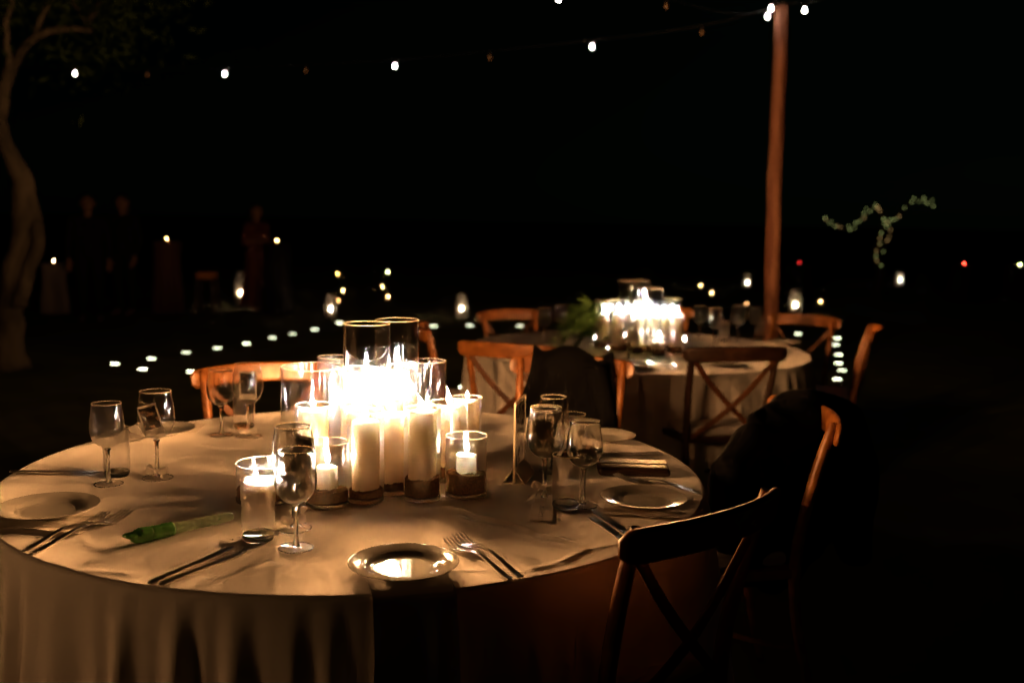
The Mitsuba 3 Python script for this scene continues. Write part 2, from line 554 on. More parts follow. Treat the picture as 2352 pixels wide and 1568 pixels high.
def vase(c, d, h, label, name='glass_vase', n=56, base=.011, detail=True):
    z0 = TZ + .001
    k = thing(name, label, 'vase')
    r = d / 2
    tw = TR(c[0], c[1], z0)
    put(k, 'wall', S(joined(*[lathe([(q, .006), (q, h * .35), (q, h * .7), (q, h - .0012)], n) for q in (r, r - .0028)]), 'vase_glass', True), tw)
    put(k, 'rim', S(torus(r - .0014, .0017, h - .001, n, 8), 'rim_glass', True), tw)
    if detail:
        put(k, 'base', S(solid([(0, 0), (r * .9, 0), (r - .0012, .001), (r - .0006, .003), (r - .0006, base - .002), (r - .002, base), (0, base)], n), 'glass_solid', 40), tw)
    return k


def zc(x, y):
    return 459.4 + .40285 * x, 689 + .40285 * y


# key: rim left, rim right, rim middle row (close-up grid), height, where it stands in words
VASES = {
    'A': (460, 820, 378, .28, 'widest tall glass cylinder at the left of the front candle group'),
    'B': (543, 752, 595, .213, 'glass cylinder filled by a thick candle, in front of the widest cylinder'),
    'C': (205, 580, 925, .091, 'low wide glass bowl with melted candle at the left end of the front candle group'),
    'D': (600, 848, 805, .152, 'short glass cylinder with small candle, behind the stemmed glass holding a dark photo'),
    'E': (838, 1050, 630, .217, 'slim glass cylinder with tall candle, front row, just right of the short left cylinder'),
    'F': (1005, 1195, 650, .195, 'slim glass cylinder between and behind the two front candle cylinders'),
    'G': (1163, 1375, 616, .221, 'slim glass cylinder with tall candle over deep gravel, middle of the front row'),
    'H': (1270, 1540, 580, .203, 'glass cylinder with candle behind the short right cylinder'),
    'I': (1430, 1610, 553, .197, 'rightmost tall glass cylinder of the front group, filled to its rim by a candle'),
    'J': (1400, 1640, 770, .149, 'short glass cylinder with small candle on deep gravel, right end of the front group'),
    'K': (757, 1028, 393, .285, 'tall glass cylinder with two bright flames in the middle of the front group'),
    'L': (1028, 1248, 375, .285, 'tall glass cylinder right of the one with two flames'),
    'M': (1190, 1403, 345, .285, 'tall glass cylinder at the back right of the front candle group'),
    'N': (818, 1083, 133, .40, 'very tall cracked glass cylinder with sooty streak'),
    'O': (1000, 1250, 112, .40, 'very tall clear glass cylinder, tallest at the back of the front group'),
    'P': (668, 868, 323, .29, 'tall glass cylinder at the back left, mostly behind the widest one'),
}
VP = {}
for key, (xl, xr, ry, h, words) in VASES.items():
    u, v = zc((xl + xr) / 2, ry)
    q = at(u, v, TZ + h)
    d = (xr - xl) * .40285 * float((q - [0, 0, CZ]) @ FWD) / FL
    if key == 'C':
        q[0], d = at(606, v, TZ + h)[0], .132
    if key == 'H':
        d = .098
        q[0] += .006
    VP[key] = (q[0], q[1], d, h)
    vase(q[:2], d, h, words, 'low_glass_bowl' if key == 'C' else 'glass_vase')

# gravel depth, candle radius share, candle top, flame height, lean, label
INSIDE = {
    'A': (.030, .21, .140, .036, (0, 0), 'small unseen candle added low inside the widest glass cylinder'),  # hidden candle, added and made strong to light the cloth at left
    'B': (.030, .40, .202, .034, (-.004, 0), 'thick white candle before the widest cylinder, its flame sunk low'),
    'C': (.028, None, .052, .030, (.001, 0), ''),
    'D': (.040, .245, .094, .038, (.002, .001), 'short white candle in the left short cylinder'),
    'E': (.028, .37, .194, .040, (-.001, 0), 'tall white pillar candle, leftmost of the front row pillars'),
    'F': (.028, .37, .195, .038, (-.006, 0), 'tall white pillar candle between and behind the two front pillars'),
    'G': (.054, .375, .216, .038, (-.013, 0), 'tall white pillar candle with a flame blown to the left'),
    'H': (.040, .31, .193, .046, (-.006, 0), 'white pillar candle behind the short right cylinder, with a tall flame'),
    'I': (.030, .40, .190, .020, (.001, 0), 'white pillar candle at the far right of the group with a tiny flame'),
    'J': (.057, .245, .103, .040, (-.004, 0), 'short white candle in the short right cylinder'),
    'K': (.030, .33, .205, .046, (-.003, 0), 'white candle with two flames, middle tall cylinder'),
    'L': (.030, .33, .200, .036, (.001, 0), 'white pillar candle glowing in the cylinder right of the middle'),
    'M': (.030, .30, .130, .036, (0, 0), 'low unseen candle added inside the back right cylinder'),  # added out of sight, its flame helps light the tablecloth
    'N': (.030, .27, .258, .044, (-.002, 0), 'tall white candle inside the cracked cylinder'),
    'O': (.030, .27, .262, .046, (.004, 0), 'highest white candle, in the tallest clear cylinder'),
    'P': (.030, .30, .150, .036, (0, 0), 'unseen candle added in the back left cylinder'),  # no candle shows here; this one is added to light the cloth
}
POWER = dict(A=100, B=46, C=54, D=12, E=11, F=14, G=12, H=15, I=20, J=18, K=30, L=22, M=38, N=34, O=26, P=75)
for i, (key, (gh, cr, top, fh, lean, lab)) in enumerate(INSIDE.items()):
    x, y, d, h = VP[key]
    z = TZ + .001 + .0115
    single('gravel', S(gravel_mesh(d / 2 - .0035, gh - .0115, 20 + i), 'gravel', 20), f'brown gravel bed at the bottom of the {words_}' if (words_ := VASES[key][4].replace(' with small candle', '').replace(' with tall candle', '')) else '', 'gravel',
           TR(x, y, z), kind='stuff')
    gz = TZ + .001 + gh - .004
    if key == 'C':
        candle((x, y), gz, .050, .024, 'wide flat candle melted into a puddle in the low bowl', fh=fh, lean=lean, seed=i, name='wide_candle', wicks=((-.018, -.012), (.026, .008)), L=POWER[key])
    elif key == 'K':
        candle((x, y), gz, d * cr, TZ + top - gz, lab, fh=fh, lean=lean, seed=i, wicks=((-.010, -.004), (.010, .006)), L=POWER[key])
    else:
        fwd = {'E': -.011, 'F': -.010, 'G': -.012, 'B': -.010, 'H': -.006}.get(key, 0)
        candle((x, y), gz, d * cr, TZ + top - gz, lab, wicks=((0, fwd),), fh=fh, lean=lean, seed=i, L=POWER.get(key, 13))

# crack and soot of the tall left cylinder
x, y, d, h = VP['N']
r = d / 2


def on_wall(r, a, z):
    return (r * math.cos(a), r * math.sin(a), z)


nk = next(k for k, v in labels.items() if 'cracked glass' in v['label'] and k.startswith('glass_vase'))
for path in ([(1.15, .397), (.75, .372), (.2, .352), (-.35, .345), (-.95, .343)], [(.45, .397), (.1, .37), (-.35, .34), (-.8, .318), (-1.3, .31), (-1.9, .318), (-2.4, .332)]):
    a = spline([(*on_wall(r + .0006, t, z),) for t, z in path], 40)
    put(nk, 'crack', S(tube(a, .0009, 5), 'glass_solid', True), TR(x, y, TZ + .001))


def patch(r, a0, a1, z0, z1, n=10, m=14, taper=.3):
    v = []
    for j in range(m):
        t = j / (m - 1)
        for i in range(n):
            w = (a1 - a0) * (.5 + .5 * taper + (1 - taper) * .5 * math.sin(t * 2.6))
            v.append(on_wall(r, a0 + w * i / (n - 1) + .05 * math.sin(t * 9), z0 + (z1 - z0) * t))
    i, j = np.meshgrid(np.arange(m - 1), np.arange(n - 1), indexing='ij')
    q = np.stack([i * n + j, i * n + j + 1, (i + 1) * n + j + 1, (i + 1) * n + j], -1).reshape(-1, 4)
    return np.array(v), q


put(nk, 'soot_streak', S(patch(r - .0008, 3.35, 3.75, .270, .396), 'soot', True), TR(x, y, TZ + .001))


# ------------------------------------------------------------------ table ware makers
def plate_shapes(R=.105, m='porcelain'):
    s = R / .105
    p = np.array([(0, .0035), (.040, .0035), (.058, .0045), (.066, .0075), (.072, .0115), (.086, .0150), (.1035, .0185), (.105, .0195), (.1042, .0203), (.1025, .0198),
                  (.086, .0172), (.073, .0142), (.067, .0105), (.060, .0075), (.050, .0066), (0, .0062)]) * s
    foot = np.array([(.048, .004), (.047, .0), (.050, .0), (.053, .0046)]) * s
    return S(solid(p, 72), m, True), S(solid(list(map(tuple, foot)) + [tuple(foot[0])], 48), m, True)


PLATE, SHINY_PLATE = plate_shapes(), plate_shapes(m='shiny_porcelain')


def plate(u, v, label, R=1.0, lift=.0015, tilt=0, kind=None):
    kind = kind or PLATE
    k = thing('dinner_plate', label, 'plate')
    q = at(u, v, TZ + .014)
    tw = TR(q[0], q[1], TZ + lift, s=R, rx=tilt)
    put(k, 'dish', kind[0], tw)
    put(k, 'foot_ring', kind[1], tw)
    return q


def wine_shapes(h, rb, rr, thin=False):
    """Bowl (thin sheet), rim, stem and foot of a stemmed glass h tall."""
    zb = h * .455
    hb = h - zb
    t = np.linspace(0, 1, 22)
    knots = np.array([[0, 0], [.02, .30], [.10, .64], [.25, .90], [.42, 1.0], [.62, .965], [.82, .89], [1.0, rr / rb]])
    from scipy.interpolate import PchipInterpolator
    rad = PchipInterpolator(knots[:, 0], knots[:, 1])(t ** 1.5) * rb
    z = zb + t ** 1.5 * hb
    rad[0] = .0015
    outer = np.stack([rad, z], 1)
    inner = np.stack([np.maximum(rad - .0010 - .0006 * (1 - t), 0), z + .0028 * (1 - t) ** 6 + .0002], 1)
    inner[0, 0] = 0
    outer[0] = (0, zb)
    bowl = joined(lathe(outer[1:], 40), lathe(inner[1:], 40)) if thin else solid(np.vstack([outer, inner[::-1]]), 56)
    stem = solid([(0, .0045), (.0085, .0045), (.0064, .009), (.0050, .016), (.0043, zb * .45), (.0045, zb * .75), (.0052, zb * .92), (.0088, zb - .004), (.0070, zb - .0012), (0, zb - .0010)], 20)
    foot = lathe([(0, .0046), (.010, .0042), (.020, .0030), (.030, .0016), (rb * .80, .0012)], 40)
    edge = torus(rb * .80, .0011, .0013, 40, 6)
    return S(bowl, 'far_glass' if thin else 'glass_solid', True), S(torus(rr, .0008, h + .0008, 48, 6), 'rim_glass', True), S(stem, 'glass_solid', True), S(foot, 'glass_sheet', True), S(edge, 'glass_solid', True)


WINE = {'big': (wine_shapes(.224, .0465, .0375), .224), 'small': (wine_shapes(.203, .0425, .0345), .203),
        'thin_big': (wine_shapes(.224, .0465, .0375, True), .224), 'thin_small': (wine_shapes(.203, .0425, .0345, True), .203)}


def wine_glass(p, kind, label, s=1.0):
    k = thing('wine_glass', label, 'wine glass')
    tw = TR(p[0], p[1], TZ + .0008, s=s, rz=random.Random(str(p)).uniform(0, 360))
    for name, sh in zip(('bowl', 'rim', 'stem', 'foot', 'foot_rim'), WINE[kind][0]):
        put(k, name, sh, tw)
    return k


def tumbler_shapes(h=.128, r=.0345):
    wall = [(r * .93, .010), (r * .965, .020), (r * .985, .034), (r, h * .5), (r, h)]
    wall = joined(lathe(wall, 48), lathe([(q - .0018, z) for q, z in wall], 48))
    base = solid([(0, .0006), (r * .76, .0), (r * .84, .002), (r * .90, .007), (r * .925, .0115), (r * .86, .0150), (r * .5, .0128), (0, .0122)], 48)
    return S(wall, 'far_glass', True), S(base, 'glass_solid', 50), S(torus(r - .0009, .0010, h, 48, 6), 'rim_glass', True)


TUMBLER = tumbler_shapes()


def tumbler(p, label, s=1.0):
    k = thing('tumbler', label, 'water glass')
    for name, sh in zip(('wall', 'base', 'rim'), TUMBLER):
        put(k, name, sh, TR(p[0], p[1], TZ + .0008, s=s))
    return k


def fork_mesh(L=.198):
    w = .0125
    parts = [Polygon([(-.0042, -.099), (.0042, -.099), (.0050, -.094), (.0040, -.05), (.0024, -.005), (.0023, .02), (-.0023, .02), (-.0024, -.005), (-.0040, -.05), (-.0050, -.094)]),
             Polygon([(-.0023, .018), (.0023, .018), (.006, .030), (.0112, .040), (.0122, .052), (-.0122, .052), (-.0112, .040), (-.006, .030)])]
    for i in range(4):
        x = -.0122 + .0040 / 2 + i * (.0244 - .0040) / 3
        parts.append(Polygon([(x - .0019, .050), (x + .0019, .050), (x + .0012, .095), (x + .0004, .099), (x - .0004, .099), (x - .0012, .095)]))
    poly = unary_union(parts).buffer(.0003)
    v, f = extruded(poly, .0020, size=.006)
    y = v[:, 1]
    z = np.interp(y, [-.1, -.085, -.05, -.01, .02, .04, .06, .08, .1], [.000, .0005, .006, .0115, .009, .003, .0005, .003, .0095])
    v[:, 2] += z
    k = L / .198
    return v * k, f


def knife_mesh(L=.215):
    handle = Polygon([(-.0045, -.1075), (.0045, -.1075), (.0075, -.100), (.0068, -.06), (.0052, -.015), (-.0052, -.015), (-.0068, -.06), (-.0075, -.100)]).buffer(.001)
    blade = Polygon([(-.0050, -.020), (.0050, -.020), (.0080, .005), (.0098, .04), (.0092, .075), (.0060, .099), (.0005, .1072), (-.0035, .104), (-.0060, .09), (-.0058, .02)])
    a = extruded(handle, .0062, size=.008)
    a[0][:, 2] = .0031 + (a[0][:, 2] - .0031) * np.interp(np.abs(a[0][:, 0]), [0, .0075], [1.0, .45]) * np.interp(a[0][:, 1], [-.108, -.09, -.03, -.014], [.8, 1.0, .75, .5])
    b = extruded(blade, .0018, .0020, size=.008)
    k = L / .215
    return a[0] * k, a[1], b[0] * k, b[1]


FORK = S(fork_mesh(), 'steel', 30)
_k = knife_mesh()
KNIFE = (S((_k[0], _k[1]), 'steel', 40), S((_k[2], _k[3]), 'steel', 30))


def lay(p_from, p_to):
    """Position, heading and length of cutlery whose handle end and tip lie at these points."""
    a, b = at(*p_from), at(*p_to)
    d = b - a
    return (a + b) / 2, math.degrees(math.atan2(d[1], d[0])) - 90, float(np.hypot(d[0], d[1]))


def fork(p_from, p_to, label, lift=.0012, L=None):
    m, a, l = lay(p_from, p_to)
    single('fork', FORK, label, 'fork', TR(m[0], m[1], TZ + lift, a, s=(L or l) / .198))


def knife(p_from, p_to, label, lift=.0012):
    m, a, l = lay(p_from, p_to)
    k = thing('table_knife', label, 'knife')
    tw = TR(m[0], m[1], TZ + lift, a, s=[l / .215, l / .215, 1])
    put(k, 'handle', KNIFE[0], tw)
    put(k, 'blade', KNIFE[1], tw)


def sheet(fn, n, m, thick):
    """A thin solid cloth from fn(s, t) -> point, s and t from 0 to 1."""
    s, t = np.meshgrid(np.linspace(0, 1, n), np.linspace(0, 1, m), indexing='ij')
    top = fn(s, t)
    gx, gy = np.gradient(top, axis=0), np.gradient(top, axis=1)
    nn = np.cross(gx, gy)
    nn /= np.linalg.norm(nn, axis=-1, keepdims=True) + 1e-12
    bot = top - nn * thick
    v = np.vstack([top.reshape(-1, 3), bot.reshape(-1, 3)])
    i, j = np.meshgrid(np.arange(n - 1), np.arange(m - 1), indexing='ij')
    q = np.stack([i * m + j, (i + 1) * m + j, (i + 1) * m + j + 1, i * m + j + 1], -1).reshape(-1, 4)
    o = n * m
    f = [q, q[:, ::-1] + o]
    for idx in (np.arange(m), np.arange(m) + (n - 1) * m, np.arange(n) * m, np.arange(n) * m + m - 1):
        f.append(np.stack([idx[:-1], idx[1:], idx[1:] + o, idx[:-1] + o], 1))
    return v, np.vstack(f)


def napkin(a, b, w, label, seed, z=.7522, m='napkin'):
    """A folded napkin lying from point a to point b (table level), w wide, softly rumpled."""
    a, b = np.asarray(a[:2]), np.asarray(b[:2])
    d = (b - a)
    nrm = np.array([-d[1], d[0]]) / np.linalg.norm(d)

    def fn(s, t):
        xy = a + s[..., None] * d + (t[..., None] - .5) * w * nrm
        k = meshkit.noise(np.stack([xy[..., 0] * 25, xy[..., 1] * 25, 0 * s], -1), seed)
        rr = np.sin(t * 2 * np.pi * 2.5 + 3 * k) * .0018
        edge = np.sin(np.pi * s) ** .3
        zz = z + .0035 * k + rr * edge + .0015
        xy = xy + nrm * (.006 * np.sin(s * 7 + seed))[..., None] * (t - .5)[..., None] * 2
        return np.dstack([xy, zz])
    single('napkin', S(sheet(fn, 36, 26, .0012), m, True), label, 'napkin')


# ------------------------------------------------------------------ foreground place settings
# front middle: napkin hanging over the table edge under a plate
pl = at(927, 1299, TZ + .014)
ang = math.atan2(pl[1] - C1[1], pl[0] - C1[0])


def hanging(s, t):
    """From under the plate outward over the edge and down."""
    w = .152 * (1 + .10 * np.clip((s - .35) / .3, 0, 1))
    lat = (t - .5) * w + .005 * np.sin(s * 6)
    L = s * .80
    flat = .20
    r0 = RT + .010 - flat
    over = np.clip(L - flat, 0, None)
    rad = r0 + np.minimum(L, flat)
    drop = over
    ripple = .012 * np.sin(t * 9 + s * 3) * np.clip(drop / .3, 0, 1)
    rad = rad + .030 * np.clip(drop / .1, 0, 1) + .050 * drop + .03 * np.clip(drop / .5, 0, 1) + ripple
    z = TZ + .0028 - drop - .004 * np.clip((L - flat + .03) / .03, 0, 1)
    ca, sa = math.cos(ang), math.sin(ang)
    return np.dstack([C1[0] + rad * ca - lat * sa, C1[1] + rad * sa + lat * ca, z])


single('napkin', S(sheet(hanging, 90, 30, .0010), 'grey_napkin', True), 'grey napkin hanging down over the near table edge from under the front plate', 'napkin')
plate(927, 1299, 'dark shiny plate nearest the camera, mirroring the candles', lift=.0045, kind=SHINY_PLATE)
plate(110, 1172, 'white plate cut by the left edge of the photo', 1.03, lift=.0065)
plate(1478, 1150, 'white plate at the right side of the front table, beside two forks', .98, lift=.0065)
plate(372, 990, 'white plate behind the large stemmed glass at the left of the front table', .95, lift=.0060)
plate(1390, 1001, 'white plate at the far right of the front table, before the hanging black jacket', .90, lift=.002)
napkin(at(-30, 1195), at(222, 1208), .13, 'white napkin under the plate at the left edge', 1)
napkin(at(300, 985), at(462, 985), .14, 'white napkin under the plate behind the large stemmed glass', 2)
napkin(at(1388, 1168), at(1560, 1178), .12, 'white napkin under the right-hand plate', 3)

fork((65, 1262), (243, 1187), 'left fork of the pair beside the plate at the left edge')
fork((81, 1270), (293, 1185), 'right fork of the pair beside the plate at the left edge')
fork((1172, 1332), (1030, 1248), 'left fork of the crossed pair right of the front plate')
fork((1196, 1331), (1050, 1242), 'right fork of the crossed pair right of the front plate', lift=.0050)
fork((1605, 1131), (1413, 1098), 'upper fork of the two behind the right-hand plate')
fork((1611, 1136), (1446, 1108), 'lower fork of the two behind the right-hand plate')
fork((182, 1025), (335, 1012), 'dark fork beside the plate behind the stemmed glasses at left')
knife((344, 1343), (537, 1258), 'left table knife of the pair left of the front plate')
knife((371, 1345), (569, 1266), 'right table knife of the pair left of the front plate')
knife((24, 1085), (232, 1087), 'upper table knife beside the leftmost stemmed glass')
knife((40, 1092), (228, 1094), 'lower table knife beside the leftmost stemmed glass')
knife((1522, 1047), (1371, 1050), 'front table knife of the pair by the far right plate')
knife((1516, 1041), (1380, 1044), 'back table knife of the pair by the far right plate')
knife((1490, 1262), (1362, 1175), 'upper table knife pointing out from behind the dark front chair')
knife((1478, 1275), (1354, 1189), 'lower table knife pointing out from behind the dark front chair')
knife((1600, 1073), (1545, 1077), 'knife handle end lying past the dark case on the right of the table') if False else None

WG = [
    (250, 1112, 'thin_small', 'leftmost stemmed wine glass, in front of a tumbler'),
    (362, 1098, 'thin_big', 'large wine glass with a photo card inside and a white bow, second from the left'),
    (509, 1000, 'small', 'wine glass before the chair rail at the back left, left one of two'),
    (571, 1003, 'thin_big', 'wine glass before the chair rail at the back left, with a photo card inside'),
    (675, 1214, 'big', 'wine glass holding a dark photo, behind the front one'),
    (680, 1259, 'small', 'front wine glass beside the tumbler near the table front'),
    (1268, 1083, 'small', 'back wine glass of the right group, before the black jacket'),
    (1250, 1146, 'big', 'wine glass with a photo card and a ribbon, above the name card at right'),
    (1339, 1161, 'small', 'rightmost wine glass of the front table'),
]
WGP = []
for (u, v, kind, lab) in WG:
    p = at(u, v)
    WGP.append(p)
    wine_glass(p, kind, lab)
for (u, v, s, lab) in [(269, 1093, .98, 'tumbler behind the leftmost wine glass'), (561, 984, 1.0, 'tumbler at the back left behind two wine glasses'),
                       (594, 1240, 1.03, 'front tumbler on the end of a name card'), (1316, 1050, .98, 'back tumbler of the right group'), (1299, 1166, .99, 'front tumbler of the right group, beside the name card')]:
    tumbler(at(u, v), lab, s)


def photo_card(p, base, u0, v0, label, rz, lean, w=.054, h=.086, roll=0):
    """An instant photograph: white card with a dark picture, standing in a bowl."""
    k = thing('photo_card', label, 'photo')
    tw = T4().translate([float(p[0]), float(p[1]), float(base)]).rotate([0, 0, 1], rz).rotate([1, 0, 0], lean).rotate([0, 1, 0], roll)
    put(k, 'card', S(moved(rbox(w, .0008, h, .00035, 2), (0, 0, 0)), 'paper', 30), tw)
    for s in (-1, 1):
        b = trimesh.creation.box([w - .008, .0002, h - .024])
        put(k, 'picture', S(moved(b, (0, s * .0005, h / 2 + .005)), 'picture', False), tw)


zb_big = TZ + .224 * .455
photo_card(WGP[1] + [-.004, .004, 0], zb_big + .010, 0, 0, 'photo card in the large wine glass at left', 10, -3, roll=-16, h=.080, w=.048)
photo_card(WGP[3] + [-.002, .010, 0], zb_big + .012, 0, 0, 'photo card in the wine glass before the back left chair rail', 4, 3, h=.088, w=.050)
photo_card(WGP[4] + [.008, 0, 0], zb_big + .006, 0, 0, 'dark photo card standing in the wine glass near the front', -6, 4, roll=11, w=.042, h=.100)
photo_card(WGP[7] + [0, -.004, 0], zb_big + .010, 0, 0, 'photo card in the wine glass with the ribbon at right', -10, -4, roll=-7, w=.050, h=.086)
photo_card(WGP[6] + [.004, .004, 0], TZ + .203 * .455 + .010, 0, 0, 'narrow photo card in the back wine glass of the right group', 50, 4, roll=20, w=.028, h=.076)


def bow(p, z, s, rz, label, tails):
    """A ribbon bow tied round a stem: knot, two loops, tails."""
    k = thing('ribbon_bow', label, 'ribbon')
    tw = TR(p[0], p[1], z, rz)
    sec = strap_section(.014 * s, .0007, 2)
    for sg in (-1, 1):
        lp = spline([(sg * .003, -.006, 0), (sg * .012 * s, -.010, .008 * s), (sg * .024 * s, -.010, .009 * s), (sg * .026 * s, -.007, .001), (sg * .014 * s, -.006, -.004 * s), (sg * .003, -.006, 0)], 22)
        put(k, 'loop', S(sweep(lp, strap_section(.0007, .013 * s, 2), (0, 1, .35)), 'ribbon', True), tw)
    for t in tails:
        tl = spline([(0, -.007, 0)] + list(t), 18)
        put(k, 'tail', S(sweep(tl, sec, (0, .55, .85), np.linspace(.7, 1.35, 18)), 'ribbon', True), tw)
    put(k, 'knot', S(moved(rbox(.011 * s, .010, .011 * s, .0035, 4), (0, -.007, -.0055 * s)), 'ribbon', True), tw)


bow(WGP[1], TZ + .020, 1.0, 10, 'white bow at the foot of the large wine glass at left', [[(.008, -.012, -.004), (.016, -.022, -.014), (.022, -.030, -.017)], [(-.010, -.008, .008), (-.020, -.010, .018)]])
bow(WGP[3], TZ + .018, 1.0, 15, 'white bow at the foot of the wine glass before the back left chair rail', [[(.012, -.014, -.006), (.026, -.022, -.014), (.042, -.028, -.016)], [(-.012, -.010, .002), (-.024, -.014, .004)]])
bow(WGP[7], TZ + .032, 1.1, -15, 'white ribbon hanging from the wine glass above the name card', [[(-.012, -.012, -.006), (-.022, -.028, -.018), (-.034, -.052, -.027)], [(-.006, -.016, -.010), (-.020, -.040, -.024), (-.022, -.060, -.029)]])
bow(WGP[4], TZ + .020, 1.0, 20, 'white bow behind the front wine glass, near the front tumbler', [[(.014, -.004, .010), (.022, -.002, .028)], [(.012, -.012, -.008), (.026, -.020, -.016)]])


def name_card(a, b, w, text, label, size, gap, start, up_sign):
    """A long stiff card lying from a to b with widely spaced letters that read from b's end."""
    a, b = np.asarray(a), np.asarray(b)
    d = b - a
    L = float(np.hypot(d[0], d[1]))
    rz = math.degrees(math.atan2(d[1], d[0]))
    k = thing('name_card', label, 'name card')
    tw = TR((a[0] + b[0]) / 2, (a[1] + b[1]) / 2, TZ + .0035, rz)
    put(k, 'card', S(rbox(L, w, .0016, .0005, 2), 'paper', 30), tw)
    ms = []
    for i, ch in enumerate(text):
        t = meshkit.text_mesh(ch, size, .0003)
        v = np.array(t.vertices)
        v[:, 0] -= (v[:, 0].min() + v[:, 0].max()) / 2
        v[:, 0] += -L / 2 + start + i * gap
        v[:, 1] += -size / 2 + up_sign
        v[:, 2] += .0017
        ms.append((v, t.faces))
    put(k, 'lettering', S(joined(*ms), 'ink', False), tw)


name_card(at(1249, 1144), at(1242, 1199), .050, 'JULIETTE', 'name card printed JULIETTE beside the front tumbler of the right group', .0105, .0172, .082, -.001)
a_, b_ = at(655, 1208), at(518, 1248)
name_card(a_, b_, .034, 'CLARA', 'name card printed CLARA under the front tumbler', .0085, .0165, float(np.hypot(*(b_ - a_)[:2])) - .082, .002)

# acrylic stand seen almost edge on
k = thing('acrylic_menu_stand', 'slim clear acrylic sign stand seen edge-on, between the candles and the right glasses', 'sign stand')
a, b = at(1180, 1112), at(1204, 1082)
d = (b - a) / np.linalg.norm(b - a)
Lw = .135
ctr = a + d * Lw / 2
rz = math.degrees(math.atan2(d[1], d[0]))
tw = TR(ctr[0], ctr[1], TZ + .001, rz)
for s in (-1, 1):
    put(k, 'clear_sheet', S(moved(trimesh.creation.box([Lw, .0001, .205]), (0, s * .0024, .105)), 'glass_sheet', False), tw)
fr = [trimesh.creation.box([.0022, .0052, .205]).apply_translation([sx * (Lw / 2), 0, .105]) for sx in (-1, 1)] + [trimesh.creation.box([Lw, .0052, .0022]).apply_translation([0, 0, .2085])]
put(k, 'polished_edge', S(joined(*fr), 'acrylic_edge', False), tw)
put(k, 'paper_insert', S(moved(trimesh.creation.box([Lw - .010, .0006, .180]), (0, 0, .110)), 'insert', False), tw)
tri = extruded(Polygon([(-.030, 0), (.030, 0), (.0018, .038), (-.0018, .038)]).difference(Polygon([(-.026, .002), (.026, .002), (.001, .035), (-.001, .035)])), Lw)
v, f = tri
v = np.stack([v[:, 2] - Lw / 2, v[:, 0], v[:, 1]], 1)
put(k, 'triangle_foot', S((v, f), 'acrylic_edge', False), tw)

# dark case and sunglasses
a, b = at(1372, 1086), at(1536, 1088)
m = (a + b) / 2
k = thing('leather_case', 'dark brown leather case lying on the right of the front table', 'case')
L = float(np.linalg.norm(b - a))
cb = rbox(L, .085, .028, .012, 6)
cv = cb[0].copy()
cv[:, 2] *= 1 - .22 * np.abs(cv[:, 0] / (L / 2)) ** 2
tw = TR(m[0], m[1], TZ + .001, -2)
put(k, 'body', S((cv, cb[1]), 'leather', 50), tw)
put(k, 'flap', S(moved(rbox(L * .94, .045, .004, .0018, 3), (0, .012, .0265)), 'leather', 50), tw)
put(k, 'zip_pull', S(moved(rbox(.018, .006, .003, .001, 3), (L / 2 + .006, -.01, .010)), 'steel', 50), tw)
k = thing('sunglasses', 'dark sunglasses lying behind the right-hand glasses', 'sunglasses')
m = at(1325, 1066)
tw = TR(m[0], m[1], TZ + .004, 28, s=1.0)


def lens_poly(cx):
    return Point(cx, 0).buffer(.027, 24)


for s in (-1, 1):
    ell = [(s * .033 + .027 * math.cos(t), .020 * math.sin(t) - .004 * math.cos(2 * t)) for t in np.linspace(0, 2 * np.pi, 28, endpoint=False)]
    v, f = extruded(Polygon(ell), .0018)
    v = np.stack([v[:, 0], v[:, 2] - .10 * v[:, 0] ** 2 / .03, v[:, 1] + .021], 1)
    put(k, 'lens', S((v, f), 'lens_dark', 30), tw)
    rim = np.array([(x, -.10 * x * x / .03, y + .021) for x, y in ell + ell[:1]])
    put(k, 'lens_frame', S(tube(rim, .0017, 6), 'black_plastic', True), tw)
    put(k, 'temple', S(sweep(spline([(s * .060, -.010, .028), (s * .064, .03, .022), (s * .062, .09, .012), (s * .056, .13, .002)], 16), strap_section(.004, .002, 2), (0, 0, 1)), 'black_plastic', True), tw)
put(k, 'bridge', S(tube(spline([(-.008, -.001, .028), (0, -.003, .031), (.008, -.001, .028)], 8), .002, 6), 'black_plastic', True), tw)

# bubble wand with a green animal cap
a, b = at(279, 1255), at(537, 1198)
d = b - a
L = float(np.hypot(d[0], d[1]))
rz = math.degrees(math.atan2(d[1], d[0]))
k = thing('bubble_wand', 'clear bubble wand tube with a green animal-shaped cap', 'bubble wand')
tw = TR(a[0], a[1], TZ + .0145, rz)
R = .0125


def xlathe(prof, n=28):
    v, f = solid(prof, n)
    v = np.stack([v[:, 2], v[:, 0], v[:, 1]], 1)
    return v, f


x1 = .105
t = np.linspace(x1, L - .012, 60)
rad = R * (.94 + .055 * np.sin((t - x1) * 2 * np.pi / .0135)) * np.interp(t, [x1, x1 + .03, L - .05, L - .012], [1.05, .98, .95, .86])
prof = [(r_, z_) for r_, z_ in zip(rad, t)] + [(R * .62, L - .004), (R * .3, L - .001), (0, L)]
v, f = lathe(prof, 28)
put(k, 'clear_tube', S((np.stack([v[:, 2], v[:, 0], v[:, 1]], 1), f), 'clear_plastic', True), tw)
for i, (x0, x2, rr) in enumerate([(.026, .064, .0160), (.054, .086, .0148), (.074, .110, .0152)]):
    pr = [(0, x0), (rr * .62, x0 + .001), (rr * .94, x0 + .005), (rr, (x0 + x2) / 2), (rr * .97, x2 - .003), (rr * .86, x2 - .0004), (0, x2)]
    put(k, ('head', 'neck_segment', 'cap_segment')[i], S(xlathe(pr), 'green_plastic', True), tw)
